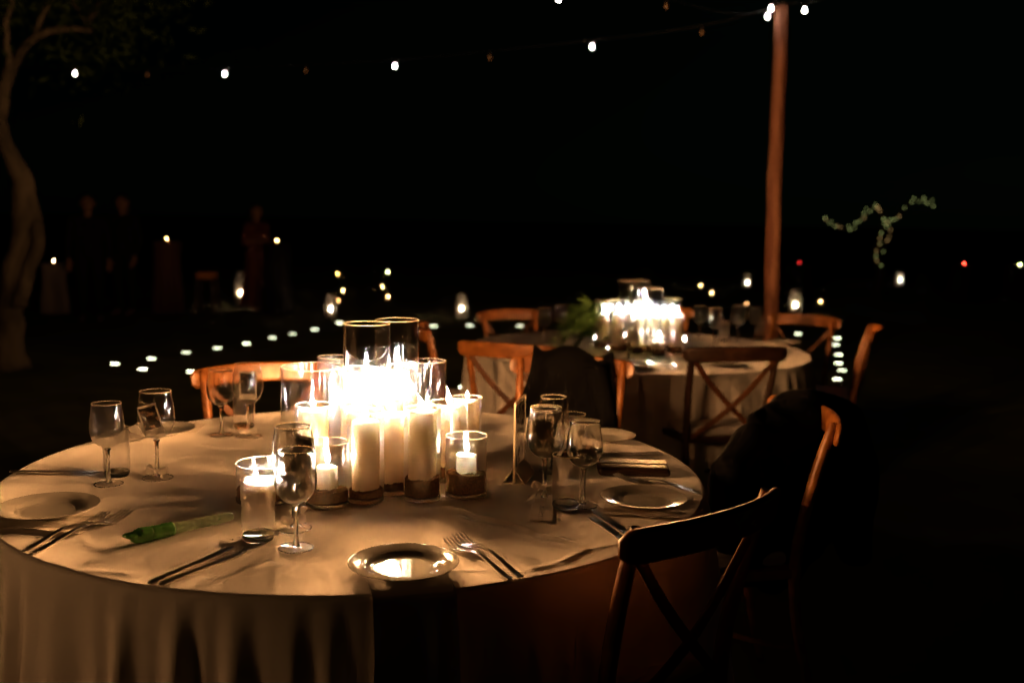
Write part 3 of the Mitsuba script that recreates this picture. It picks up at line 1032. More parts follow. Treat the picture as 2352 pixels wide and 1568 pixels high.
for s in (-1, 1):
    e = trimesh.creation.icosphere(subdivisions=2)
    put(k, 'ear', S((e.vertices * [.016, .0065, .0055] + [.021, s * .0075, .0045], e.faces), 'green_plastic', True), tw)
    put(k, 'eye', S((e.vertices * .0026 + [.040, s * .0085, .0125 if s > 0 else .0122], e.faces), 'ink', True), tw)
put(k, 'snout', S((trimesh.creation.icosphere(subdivisions=2).vertices * [.012, .011, .010] + [.030, 0, -.002], trimesh.creation.icosphere(subdivisions=2).faces), 'green_plastic', True), tw)
put(k, 'collar', S(xlathe([(0, x1 - .002), (R * 1.14, x1 - .002), (R * 1.16, x1 + .003), (R * 1.05, x1 + .006), (0, x1 + .006)]), 'pale_green', True), tw)
s_ = np.linspace(x1 + .006, L - .010, 90)
for ph in (0, np.pi):
    w = np.stack([s_, .0088 * np.sin((s_ - x1) * 2 * np.pi / .085 + ph) * np.interp(s_, [x1, x1 + .05], [.3, 1]), .002 + .002 * np.cos((s_ - x1) * 2 * np.pi / .085 + ph)], 1)
    put(k, 'inner_wand', S(tube(w, .0021, 6), 'pale_green', True), tw)


# ------------------------------------------------------------------ cross-back chairs
def chair_shapes(wood='chair_wood'):
    seat = Polygon([(-.185, -.19), (.185, -.19), (.205, .0), (.215, .17), (.19, .205), (-.19, .205), (-.215, .17), (-.205, 0)]).buffer(.012)
    out = {'seat': [S(extruded(seat, .026, .430), wood, 30)]}
    b = rbox(.385, .37, .040, .017, 6)
    cv = b[0].copy()
    cv[:, 0] *= 1 + .12 * (cv[:, 1] / .19)
    out['cushion'] = [S(moved((cv, b[1]), (0, .005, .4565)), 'cushion', 50)]
    out['leg'] = []
    out['rear_post'] = []
    for s in (-1, 1):
        p = spline([(s * .205, -.275, 0), (s * .195, -.215, .25), (s * .188, -.195, .46), (s * .196, -.222, .66), (s * .205, -.272, .855), (s * .206, -.279, .878)], 30)
        out['rear_post'].append(S(tube(p, np.interp(np.linspace(0, 1, 30), [0, .5, .9, 1], [.013, .0175, .016, .012]), 12), wood, True))
        q = spline([(s * .200, .200, 0), (s * .190, .185, .25), (s * .185, .178, .432)], 10)
        out['leg'].append(S(tube(q, np.linspace(.0125, .0175, 10), 12), wood, True))
    x = np.linspace(-.248, .248, 34)
    rail = np.stack([x, -.268 - .024 - .062 * (1 - (x / .248) ** 2), .847 + .010 * (1 - (x / .248) ** 2)], 1)
    rail[:, 1] += .018
    sc = np.interp(np.abs(x), [0, .215, .238, .248], [1, 1.0, .88, .5])
    out['top_rail'] = [S(sweep(rail, strap_section(.020, .070, 4), (0, -.17, 1.0), sc), wood, True)]
    for s in (-1, 1):
        p = spline([(s * .188, -.272, .815), (s * .10, -.262, .705), (0, -.250 - .004 * s, .605), (-s * .10, -.226, .515), (-s * .172, -.200, .455)], 26)
        out.setdefault('cross_strap', []).append(S(sweep(p, strap_section(.026, .009, 3), (0, -1, .1)), 'strap_wood', True))
    hoop = spline([(-.190, -.20, .22), (-.12, -.05, .235), (0, .02, .24), (.12, -.05, .235), (.190, -.20, .22)], 24)
    hoop2 = spline([(-.188, .185, .22), (-.12, .10, .232), (0, .045, .236), (.12, .10, .232), (.188, .185, .22)], 24)
    out['stretcher'] = [S(tube(hoop, .009, 8), wood, True), S(tube(hoop2, .009, 8), wood, True)]
    out['screw'] = []
    return out


CHAIR, SHADE_CHAIR, HALF_SHADE_CHAIR = chair_shapes(), chair_shapes('dark_and_shade_wood'), chair_shapes('half_shade_wood')  # one chair; the second and third have shade painted into the wood


def chair(mid, face, label, group, dark=False):  # dark picks a copy with shade put into its wood colour
    """mid: middle of the top rail on the ground plan; face: the point that the sitter would look at."""
    d = np.asarray(face[:2]) - np.asarray(mid[:2])
    rz = math.degrees(math.atan2(d[1], d[0])) - 90
    c, s = math.cos(math.radians(rz)), math.sin(math.radians(rz))
    off = np.array([0.27 * -s, 0.27 * c])
    k = thing('cross_back_chair', label, 'chair', group)
    tw = TR(mid[0] + off[0], mid[1] + off[1], float(dip(mid[1])) - .005, rz)
    for name, shapes in (SHADE_CHAIR if dark == 1 else HALF_SHADE_CHAIR if dark == 2 else CHAIR).items():
        for sh in shapes:
            put(k, name, sh, tw)
    return tw


G1, G2 = 'wooden cross-back chairs round the front table', 'wooden cross-back chairs round the second table'
CH = {}
CH['C9'] = chair((.375, 1.876), (.375 - .68, 1.876 + .735), 'large nearest wooden chair at the front right, from behind, shade painted into its colour', G1, dark=2)
CH['C10'] = chair((.862, 2.93), (-.39, 2.75), 'wooden chair at the far right of the front table with a black jacket over it', G1)
CH['C3'] = chair((.235, 3.90), (.02, 2.9), 'wooden chair behind the front table with a black jacket hung on its back', G1)
CH['C1'] = chair((-.90, 3.56), (-.50, 2.75), 'wooden chair behind the front table at left, its rail glowing orange', G1)
CH['C4'] = chair((-.01, 4.40), C2 + [-.1, .25], 'wooden chair of the second table, seen from behind left of the black jacket', G2)
CH['C5'] = chair((-.02, 6.50), C2 + [.1, -.3], 'wooden chair at the far left of the second table, rail lit orange', G2)
CH['C6'] = chair((1.00, 4.42), C2 + [-.05, .35], 'wooden chair with shade painted into its wood, before the second table, seen from behind', G2, dark=True)
CH['C7'] = chair((1.90, 6.48), C2 + [.35, -.2], 'wooden chair at the far right of the second table, rail lit orange', G2)
CH['C2'] = chair((-.47, 5.52), (.6, 5.62), 'wooden chair seen from the side just right of the tallest front cylinders', G2)
CH['C8'] = chair((2.10, 5.82), (2.10 - .94, 5.82 + .30), 'wooden chair seen from the side, alone at the right', G2)
CH['C11'] = chair((1.02, 6.98), C2, 'wooden chair mostly hidden behind the second candle group', G2)


def jacket_mesh(width, front, back, seed, flare=.10, bulge=.02, top=.885, nx=40, nt=64):
    """A jacket hung over a chair rail, in the chair's own frame: down the front side, over the rail, down the back."""
    def fn(s, t):
        # s across, t from front hem (0) over the top (.5) to back hem (1)
        L = front + back
        u = t * L - front                                 # < 0 front, > 0 back
        drop = np.abs(u)
        side = np.where(u < 0, 1.0, -1.0)
        k = np.clip(drop / .05, 0, 1)
        off = (.034 + np.where(u < 0, bulge, .02) * np.clip(drop / .2, 0, 1) + .06 * drop * flare * 5) * np.sin(k * np.pi / 2)
        x = (s - .5) * width * (1 + flare * np.clip(drop / .4, 0, 1)) + .012 * np.sin(drop * 17 + s * 8 + seed)
        bow_ = -.292 - .055 * (1 - np.clip(np.abs(x) / .248, 0, 1) ** 2)
        n = meshkit.fbm(np.stack([x * 9, drop * 5, side], -1), 3, seed) - .5
        fold = .016 * np.sin(x * 42 + 3 * np.sin(drop * 6 + seed)) * np.clip(drop / .15, 0, 1)
        y = bow_ + side * (off + fold + .04 * n) + .06 * drop * np.where(u < 0, .3, 0)
        z = top + .012 * np.cos(k * np.pi / 2) - drop + .018 * np.sin(s * 11 + seed) * np.clip(1 - drop / .1, 0, 1) + .03 * (s - .5) * np.sin(seed)
        return np.dstack([x, y, z])
    return sheet(fn, nx, nt, .0035)


def jacket(tw, label, **kw):
    k = thing('black_jacket', label, 'jacket')
    extra = kw.pop('extra', [])
    put(k, 'body', S(jacket_mesh(**kw), 'jacket', True), tw)
    for pts, r in extra:
        put(k, 'sleeve', S(tube(spline(pts, 20), r, 14), 'jacket', True), tw)


jacket(CH['C3'], 'black jacket hung over the chair behind the right-hand glasses', width=.34, front=.42, back=.45, seed=2, top=.905, bulge=.07,
       extra=[([(-.10, -.24, .86), (-.15, -.20, .70), (-.17, -.17, .50), (-.15, -.15, .40)], np.linspace(.045, .030, 20))])


def draped(groups, seed, rough=.010):
    """A heavy garment as one mass: hulls of neighbouring balls, joined, smoothed and folded."""
    parts = [m3.Manifold.batch_hull([m3.Manifold.sphere(r, 16).translate([float(a) for a in p]) for p, r in g]) for g in groups]
    m = m3.Manifold.batch_boolean(parts, m3.OpType.Add).refine_to_length(.014).to_mesh()
    t = trimesh.Trimesh(np.array(m.vert_properties[:, :3]), np.array(m.tri_verts))
    t.merge_vertices()
    trimesh.smoothing.filter_taubin(t, iterations=14)
    v, n = np.array(t.vertices), np.array(t.vertex_normals)
    q = v * np.array([11, 11, 3.2])
    fold = np.abs(meshkit.fbm(q, 2, seed) - .5) * 2
    v = v + n * ((.55 - fold) * rough * 2.6 + (meshkit.fbm(v * 34, 2, seed + 1) - .5) * rough * .5)[:, None]
    return v, np.array(t.faces)


g = lambda u, v, Y, r: (atd(u, v, Y), r)
k = thing('black_jacket', 'black jacket bunched over the chair at the far right of the front table', 'jacket')
put(k, 'body', S(draped([
    [g(1800, 930, 3.02, .040), g(1855, 925, 2.98, .045), g(1835, 1005, 2.94, .065), g(1770, 985, 2.90, .05)],
    [g(1855, 925, 2.98, .045), g(1890, 930, 3.00, .040), g(1935, 1040, 3.02, .05), g(1835, 1005, 2.94, .065)],
    [g(1770, 985, 2.90, .05), g(1710, 1060, 2.78, .055), g(1690, 1140, 2.74, .06), g(1750, 1150, 2.80, .065), g(1835, 1005, 2.94, .065)],
    [g(1690, 1140, 2.74, .06), g(1705, 1290, 2.78, .06), g(1765, 1300, 2.84, .065), g(1750, 1150, 2.80, .065)],
    [g(1835, 1005, 2.94, .065), g(1750, 1150, 2.80, .065), g(1770, 1320, 2.90, .055), g(1890, 1200, 3.08, .05), g(1935, 1040, 3.02, .05)],
    [g(1890, 930, 3.00, .040), g(1950, 965, 3.05, .04), g(1975, 1080, 3.12, .05), g(1960, 1260, 3.10, .05), g(1935, 1040, 3.02, .05)]], 5), 'jacket', True))
put(k, 'collar', S(draped([[g(1785, 940, 2.99, .02), g(1730, 965, 2.86, .018), g(1745, 985, 2.84, .02)], [g(1785, 940, 2.99, .02), g(1820, 915, 3.0, .02), g(1790, 960, 2.92, .02)]], 9, .004), 'jacket', True))
put(k, 'sleeve', S(draped([[g(1725, 1010, 2.80, .045), g(1672, 1085, 2.70, .042)], [g(1672, 1085, 2.70, .042), g(1660, 1190, 2.70, .038)]], 7, .006), 'jacket', True))

# ------------------------------------------------------------------ second table
TZ = TZ2
T2V = [  # left, right, rim row, depth, candle top (share of height), label
    (1422, 1494, 645, 5.76, .40, 'tallest glass cylinder of the second table'),
    (1440, 1523, 662, 5.60, .82, 'second tallest glass cylinder of the second table'),
    (1367, 1410, 690, 5.68, .72, 'leftmost glass cylinder of the second table'),
    (1400, 1444, 688, 5.56, .72, 'second glass cylinder from the left on the second table'),
    (1521, 1566, 686, 5.72, .55, 'glass cylinder at the back right of the second candle group'),
    (1484, 1518, 724, 5.52, .95, 'slim glass cylinder right of the middle on the second table'),
    (1505, 1540, 720, 5.68, .95, 'slim glass cylinder behind the right pair on the second table'),
    (1537, 1571, 722, 5.50, .96, 'rightmost slim glass cylinder of the second table'),
    (1496, 1530, 772, 5.38, .45, 'short glass cylinder at the front of the second table'),
    (1452, 1482, 722, 5.46, .92, 'slim glass cylinder in the middle front of the second table'),
]
for i, (xl, xr, ry, Y, cs, lab) in enumerate(T2V):
    q = atd((xl + xr) / 2, ry, Y)
    h = q[2] - TZ
    d = (xr - xl) * float((q - [0, 0, CZ]) @ FWD) / FL
    vase(q[:2], d, h, lab, n=32)
    single('gravel', S(gravel_mesh(d / 2 - .004, .022, 60 + i, 60), 'gravel', 20), 'brown gravel in the ' + lab, 'gravel', TR(q[0], q[1], TZ + .0128), kind='stuff')
    candle(q[:2], TZ + .032, min(d * .38, .034), max(.05, h * cs - .030), 'white candle in the ' + lab, L=23, weight=.45, fh=.046, seed=i)


def votive(p, label, L=9, weight=.2, z=None, s=1.0, color=WARM):
    z = TZ if z is None else z
    """A tea light in a small glass cup."""
    k = thing('tea_light', label, 'tea light')
    tw = TR(p[0], p[1], z + .001, s=s)
    put(k, 'cup', VOT[0], tw)
    put(k, 'wax', VOT[1], tw)
    put(k, 'flame', VOT[2], tw, emitter=glow(L, color, weight))
    return k


VOT = (S(lathe([(.022, .002), (.026, .01), (.030, .05)], 20), 'glass_sheet', True), S(solid([(0, .003), (.020, .003), (.021, .016), (.019, .018), (0, .017)], 20), 'wax_soft', 40),
       S(moved(flame_mesh(.028, .0055), (0, 0, .020)), 'black', True))
for (u, v, lab) in [(1366, 775, 'tea light left of the second candle group'), (1436, 768, 'tea light before the second candle group at left'), (1572, 778, 'tea light right of the second candle group')]:
    votive(at(u, v + 12), lab, L=12)
for (u, v, kind, lab) in [(1249, 786, 'small', 'leftmost wine glass of the second table'), (1287, 776, 'small', 'second wine glass from the left on the second table'),
                          (1606, 778, 'small', 'wine glass behind the candles of the second table'), (1640, 796, 'big', 'wine glass above the dark chair rail, middle of the second table right side'),
                          (1694, 786, 'big', 'tall wine glass right of the middle one on the second table'), (1733, 780, 'small', 'rightmost wine glass of the second table'), (1443, 826, 'small', 'front wine glass of the second table')]:
    wine_glass(at(u, v), 'thin_' + kind, lab)
for (u, v, lab) in [(1662, 784, 'tumbler among the wine glasses of the second table'), (1745, 776, 'rightmost tumbler of the second table')]:
    tumbler(at(u, v), lab)
plate(1470, 838, 'white plate at the front of the second table', .95)
plate(1800, 786, 'white plate at the right end of the second table', .95)
plate(1660, 830, 'white plate behind the dark chair of the second table', .95)
fork((1548, 852), (1524, 832), 'left fork beside the front plate of the second table', L=.2)
fork((1558, 850), (1536, 831), 'right fork beside the front plate of the second table', L=.2)
knife((1700, 842), (1660, 843), 'table knife behind the dark chair of the second table')
q = at(1436, 846)
ang2 = math.atan2(q[1] - C2[1], q[0] - C2[0])


def hanging2(s, t):
    L = s * .7
    flat = .16
    over = np.clip(L - flat, 0, None)
    rad = R2 + .01 - flat + np.minimum(L, flat) + .03 * np.clip(over / .1, 0, 1) + .08 * over
    lat = (t - .5) * .16
    z = TZ + .003 - over
    ca, sa = math.cos(ang2), math.sin(ang2)
    return np.dstack([C2[0] + rad * ca - lat * sa, C2[1] + rad * sa + lat * ca, z])


single('napkin', S(sheet(hanging2, 50, 14, .001), 'grey_napkin', True), 'dark napkin hanging from the front plate of the second table', 'napkin')

# greenery on the second table: fern-like sprays
k = thing('leaf_spray', 'green leafy spray lying left of the second candle group', 'greenery')
r_ = np.random.default_rng(4)
base = at(1372, 800)


def frond(p0, p1, lift, n=13, w=.012):
    p = spline([p0, (np.asarray(p0) + p1) / 2 + [0, 0, lift], p1], 18)
    ms = []
    d = np.gradient(p, axis=0)
    for i in range(2, 18):
        t = d[i] / np.linalg.norm(d[i])
        sd = np.cross(t, [0, 0, 1])
        sd /= np.linalg.norm(sd) + 1e-9
        ln = .085 * math.sin(.4 + 2.5 * i / 18) + .02
        for s in (-1, 1):
            e = p[i] + (sd * s * .8 + t * .75) * ln + [0, 0, r_.uniform(-.01, .03)]
            mid = (p[i] + e) / 2 + [0, 0, .008]
            wv = np.cross(e - p[i], [0, 0, 1])
            wv = wv / (np.linalg.norm(wv) + 1e-9) * .0045
            ms.append((np.array([p[i], mid + wv, e, mid - wv]), np.array([[0, 1, 2], [0, 2, 3]])))
    return joined(*ms), tube(p, .0018, 5)


for (du, dv, lift) in [(1272, 775, .10), (1290, 800, .07), (1315, 745, .14), (1330, 815, .05), (1350, 735, .18), (1285, 760, .12), (1405, 812, .03)]:
    e = at(du, 800 + (800 - dv) * .15)
    e = np.array([e[0], e[1], TZ + .02 + max(0, (790 - dv)) * .0022])
    fl, st = frond(base + [0, 0, .02], e, lift)
    kk = put(k, 'frond', S(fl, 'frond', False))
    put(kk, 'stem', S(st, 'frond', True))

TZ = TZ1
# ------------------------------------------------------------------ timber pole and festoon lights
pb, pt = atd(1768, 800, 8.5), atd(1794, 13, 8.5)
pb = pb + (pb - pt) / (pt[2] - pb[2]) * pb[2]
pp = np.array([pb + (pt - pb) * t for t in np.linspace(0, 1, 60)])
pp[:, 0] += .006 * np.sin(np.linspace(0, 9, 60)) + .0025 * np.sin(np.linspace(0, 31, 60))
rr = .059 * (1.04 - .12 * np.linspace(0, 1, 60)) * (1 + .025 * np.sin(np.linspace(0, 47, 60)))
k = thing('timber_pole', 'tall rough reddish timber pole carrying the festoon lights', 'pole')
put(k, 'post', S(tube(pp, rr, 18), 'pole', True))
put(k, 'hook', S(tube(spline([pt + [0, 0, -.02], pt + [0, -.05, .02], pt + [0, -.10, -.01]], 8), .006, 6), 'dark_metal', True))

BULB = S(solid([(0, -.088), (.010, -.086), (.022, -.074), (.0265, -.058), (.025, -.040), (.016, -.016), (.012, 0), (0, 0)], 18), 'black', True)
BULB_OFF = S(solid([(0, -.088), (.010, -.086), (.022, -.074), (.0265, -.058), (.025, -.040), (.016, -.016), (.012, 0), (0, 0)], 18), 'bulb_off', True)
SOCKET = S(solid([(0, -.004), (.014, -.004), (.0155, .0), (.0155, .035), (.010, .048), (0, .048)], 14), 'black_plastic', 30)


def festoon(pts, lit, label, L=.14):
    k = thing('festoon_lights', label, 'string lights')
    P = np.array([p + [0, 0, .056] for p in pts])
    put(k, 'cable', S(tube(spline(P, 12 * len(P)), .0022, 6), 'black_plastic', True))
    for p, on in zip(pts, lit):
        if on is None:
            continue
        tw = TR(p[0], p[1], p[2] + .024, s=.52)
        s = put(k, 'socket', SOCKET, tw)
        if on:
            put(k, 'lit_bulb', BULB, tw, emitter=glow(L * on, (1.0, .93, .80), .10))
        else:
            put(k, 'dark_bulb', BULB_OFF, tw)


Z0, bz = 8.5, 8.5 * .0388
row = [(1612, 75), (1360, 108), (1125, 133), (907, 152), (703, 163), (516, 170), (338, 172), (172, 169), (14, 160)]
pts = [pt + [-.02, -.05, -.06]] + [atd(u, v, Z0 + bz * i) for i, (u, v) in enumerate(row)]
festoon(pts, [None] + [0, 1, 0, 1, 0, 1, 0, 1, 0], 'long festoon of alternating lit and dark bulbs running left from the pole')
pts = [atd(1763, 38, 8.42), atd(1530, 15, 7.9), atd(1283, -2, 7.35), atd(1000, -40, 6.8)]
festoon([pt + [0, -.06, -.05]] + pts, [None, 1, 0, 1, None], 'festoon crossing the top edge of the photo left of the pole')
pts = [atd(1771, 20, 8.3), atd(1848, 24, 8.2), atd(1960, -30, 7.6), atd(2100, -110, 7.0)]
festoon(pts, [1, 1, None, None], 'short festoon rising to the right of the pole')

# ------------------------------------------------------------------ ground LED lights
PUCK = S(solid([(0, 0), (.060, 0), (.065, .004), (.062, .016), (.050, .022), (0, .024)], 28), 'dark_metal', 30)
LEDB = S(moved(rbox(.012, .006, .006, .0015, 2), (0, 0, .022)), 'black', 30)


def path_light(u, v, label, group, L):
    p = at(u, v, -.015)
    k = thing('path_light', label, 'path light', group)
    put(k, 'housing', PUCK, TR(p[0], p[1], -.048))
    for i in range(4):
        put(k, 'led', LEDB, TR(p[0] + (i - 1.5) * .019, p[1] - .012, -.048), emitter=glow(L, (.98, 1.0, .66), .01))


ordn = ['first', 'second', 'third', 'fourth', 'fifth', 'sixth', 'seventh', 'eighth', 'ninth', 'tenth', 'eleventh']
for i, (u, v, L) in enumerate([(265, 833, 1), (348, 821, .8), (428, 807, .55), (500, 797, .75), (567, 787, 1.1), (626, 774, .6), (672, 765, .45), (723, 755, .75), (780, 740, 1.3)]):
    path_light(u, v, f'{ordn[i]} low light from the left in the long slanting row on the lawn', 'lights in the slanting row at left', L * .11)
for u, v, L, lab in [(328, 845, 1.2, 'left light of the two nearest ground lights at left'), (440, 851, 1.2, 'ground light just left of the orange chair rail'),
                     (1065, 886, 1.4, 'ground light right of the tall front cylinders, near the table edge'), (996, 747, .8, 'ground light beside the chair seen side-on'),
                     (1079, 746, .8, 'ground light above the left chair of the second table'), (1194, 747, .7, 'ground light under the far left chair rail of the second table'), (1832, 765, .9, 'ground light under the far right chair rail of the second table')]:
    path_light(u, v, lab, None, L * .11)
for i, (u, v, L) in enumerate([(1922, 775, 1.1), (1919, 790, .8), (1925, 812, 1), (1925, 832, .9), (1933, 848, .6), (1922, 868, 1), (1925, 887, 1.1)]):
    path_light(u, v, f'{ordn[i]} light from the top in the upright row of ground lights at right', 'lights in the upright row at right', L * .10)

# ------------------------------------------------------------------ lanterns and tea lights far off
LAN_GLASS = S(lathe([(.085, .02), (.10, .10), (.088, .22), (.062, .34)], 28), 'lantern_glass', True)
LAN_BASE = S(solid([(0, 0), (.10, 0), (.105, .012), (.09, .022), (0, .022)], 28), 'dark_metal', 30)
LAN_TOP = S(torus(.062, .004, .34, 28, 6), 'dark_metal', True)
LAN_WAX = S(solid([(0, .022), (.034, .022), (.035, .10), (.032, .104), (0, .102)], 20), 'wax_soft', 40)
LAN_FL = S(moved(flame_mesh(.065, .013), (0, 0, .104)), 'black', True)


def lantern(u, v, label, L=20, s=1.0, dist=None):
    p = at(u, v, .09)
    k = thing('hurricane_lantern', label, 'lantern')
    tw = TR(p[0], p[1], -.058, s=s)
    put(k, 'base', LAN_BASE, tw)
    put(k, 'glass', LAN_GLASS, tw)
    put(k, 'rim', LAN_TOP, tw)
    put(k, 'candle', LAN_WAX, tw)
    put(k, 'flame', LAN_FL, tw, emitter=glow(L * .05, (1.0, .72, .42), .05))


lantern(1060, 708, 'glass lantern above the gap between the front and second table', 24, 1.1)
lantern(1827, 702, 'glass lantern above the far right chair of the second table', 26, 1.2)
lantern(760, 707, 'glass lantern at the head of the slanting row of lights', 30)
lantern(553, 683, 'tall glowing lantern on the lawn at left', 10, (1, 1, 1.7))
lantern(2067, 643, 'glass lantern below the tree with fairy lights', 50, 1.1)
lantern(2325, 648, 'glass lantern near the right edge of the photo', 60, 1.1)
lantern(1716, 648, 'glass lantern just left of the timber pole', 44)


ORANGE = (1.0, .40, .10)
for u, v, L, col, lab in [(613, 698, 24, WARM, 'tea light on the lawn, lower one of two right of the tall lantern'), (660, 684, 22, WARM, 'tea light on the lawn, upper one of two right of the tall lantern'),
                          (775, 630, 20, ORANGE, 'orange tea light at the top left of the distant cluster'), (787, 667, 24, WARM, 'pale tea light in the middle left of the distant cluster'), (777, 690, 10, ORANGE, 'orange tea light at the bottom left of the distant cluster'),
                          (891, 625, 46, WARM, 'pale tea light at the top right of the distant cluster'), (878, 658, 26, WARM, 'pale tea light in the middle right of the distant cluster'), (891, 682, 20, WARM, 'pale tea light at the bottom right of the distant cluster'),
                          (1609, 657, 18, WARM, 'upper distant tea light above the second table'), (1635, 673, 24, WARM, 'lower distant tea light above the second table'), (1885, 693, 20, WARM, 'tea light on the lawn right of the lantern by the pole'), (1715, 697, 4, WARM, 'faint tea light left of the timber pole')]:
    p = at(u, v, -.015)
    sc = float(np.clip(p[1] / 17, .9, 1.6))
    votive(p, lab, L=L * .045, weight=.03, z=-.048, s=sc, color=np.asarray(col) ** .85)


# draped cocktail tables with a candle
def draped_table(u, v, z, D, r, label, m, lab2, L=24, color=WARM, flare=.1):
    p = atd(u, v, D)
    k = thing('draped_table', label, 'table')
    n = 96
    th = np.arange(n) * 2 * np.pi / n
    rows = [(r * .02, z), (r * .6, z), (r * .98, z), (r, z - .008)] + [(r * (1 - .1 * math.sin(min(1, t * 1.4) * np.pi)) + flare * t * r, z - .01 - t * (z - .02)) for t in np.linspace(.05, 1, 16)]
    v_, f_ = lathe(rows, n)
    a = np.arctan2(v_[:, 1], v_[:, 0])
    dr_ = np.clip((z - .02 - v_[:, 2]) / z, 0, 1)
    v_[:, :2] *= (1 + .10 * dr_ * np.cos(a * 13 + 2 * np.sin(a * 3)))[:, None]
    put(k, 'drape', S((v_, f_), m, True), TR(p[0], p[1], -.04))
    votive(p, lab2, L=L * .045, weight=.04, z=z - .04, s=1.15, color=color)


draped_table(124, 617, .74, 14.6, .17, 'small table with a grey cloth to the ground at the far left', 'far_cloth', 'tea light glowing on the small draped table at far left', 22, (1.0, .55, .26))
draped_table(383, 561, 1.08, 15, .20, 'tall table draped in a dusky rose cloth', 'rose_cloth', 'tea light on the tall rose draped table', 26)
draped_table(636, 559, 1.08, 15, .20, 'tall table draped in a dark cloth right of the people', 'dark_cloth', 'tea light on the tall dark draped table', 22)
draped_table(2342, 609, .74, 20, .30, 'small draped table at the right edge of the photo', 'dark_cloth', 'tea light on the table at the right edge', 50)
draped_table(2213, 619, .74, 20, .25, 'small dark table right of the fairy light tree', 'dark_cloth', 'small red glowing light right of the fairy light tree', 22, (1, .05, .03))
draped_table(1835, 634, .74, 19, .25, 'small dark table just right of the timber pole', 'dark_cloth', 'faint red light just right of the timber pole', .8, (1, .05, .05))
# a low stool with an orange cushion
p = atd(475, 668, 14.8)
k = thing('low_stool', 'low stool with an orange cushion left of the tall lantern', 'stool')
put(k, 'cushion', S(moved(rbox(.26, .26, .10, .04, 6), (p[0], p[1], .50)), 'orange_cloth', 50))
put(k, 'seat', S(moved(rbox(.28, .28, .03, .01, 4), (p[0], p[1], .47)), 'dark_and_shade_wood', 40))
for sx in (-1, 1):
    for sy in (-1, 1):
        put(k, 'leg', S(tube([(p[0] + sx * .14, p[1] + sy * .14, -.01), (p[0] + sx * .12, p[1] + sy * .12, .25), (p[0] + sx * .11, p[1] + sy * .11, .475)], .016, 8), 'dark_and_shade_wood', True))


# ------------------------------------------------------------------ people far off in the dark
def hull(a, b, ra, rb, n=14):
    return m3.Manifold.batch_hull([m3.Manifold.sphere(ra, n).translate([float(x) for x in a]), m3.Manifold.sphere(rb, n).translate([float(x) for x in b])])


def smoothed(parts, edge=.03, it=6):
    m = m3.Manifold.batch_boolean(parts, m3.OpType.Add).refine_to_length(edge).to_mesh()
    t = trimesh.Trimesh(np.array(m.vert_properties[:, :3]), np.array(m.tri_verts))
    t.merge_vertices()
    trimesh.smoothing.filter_taubin(t, iterations=it)
    return t


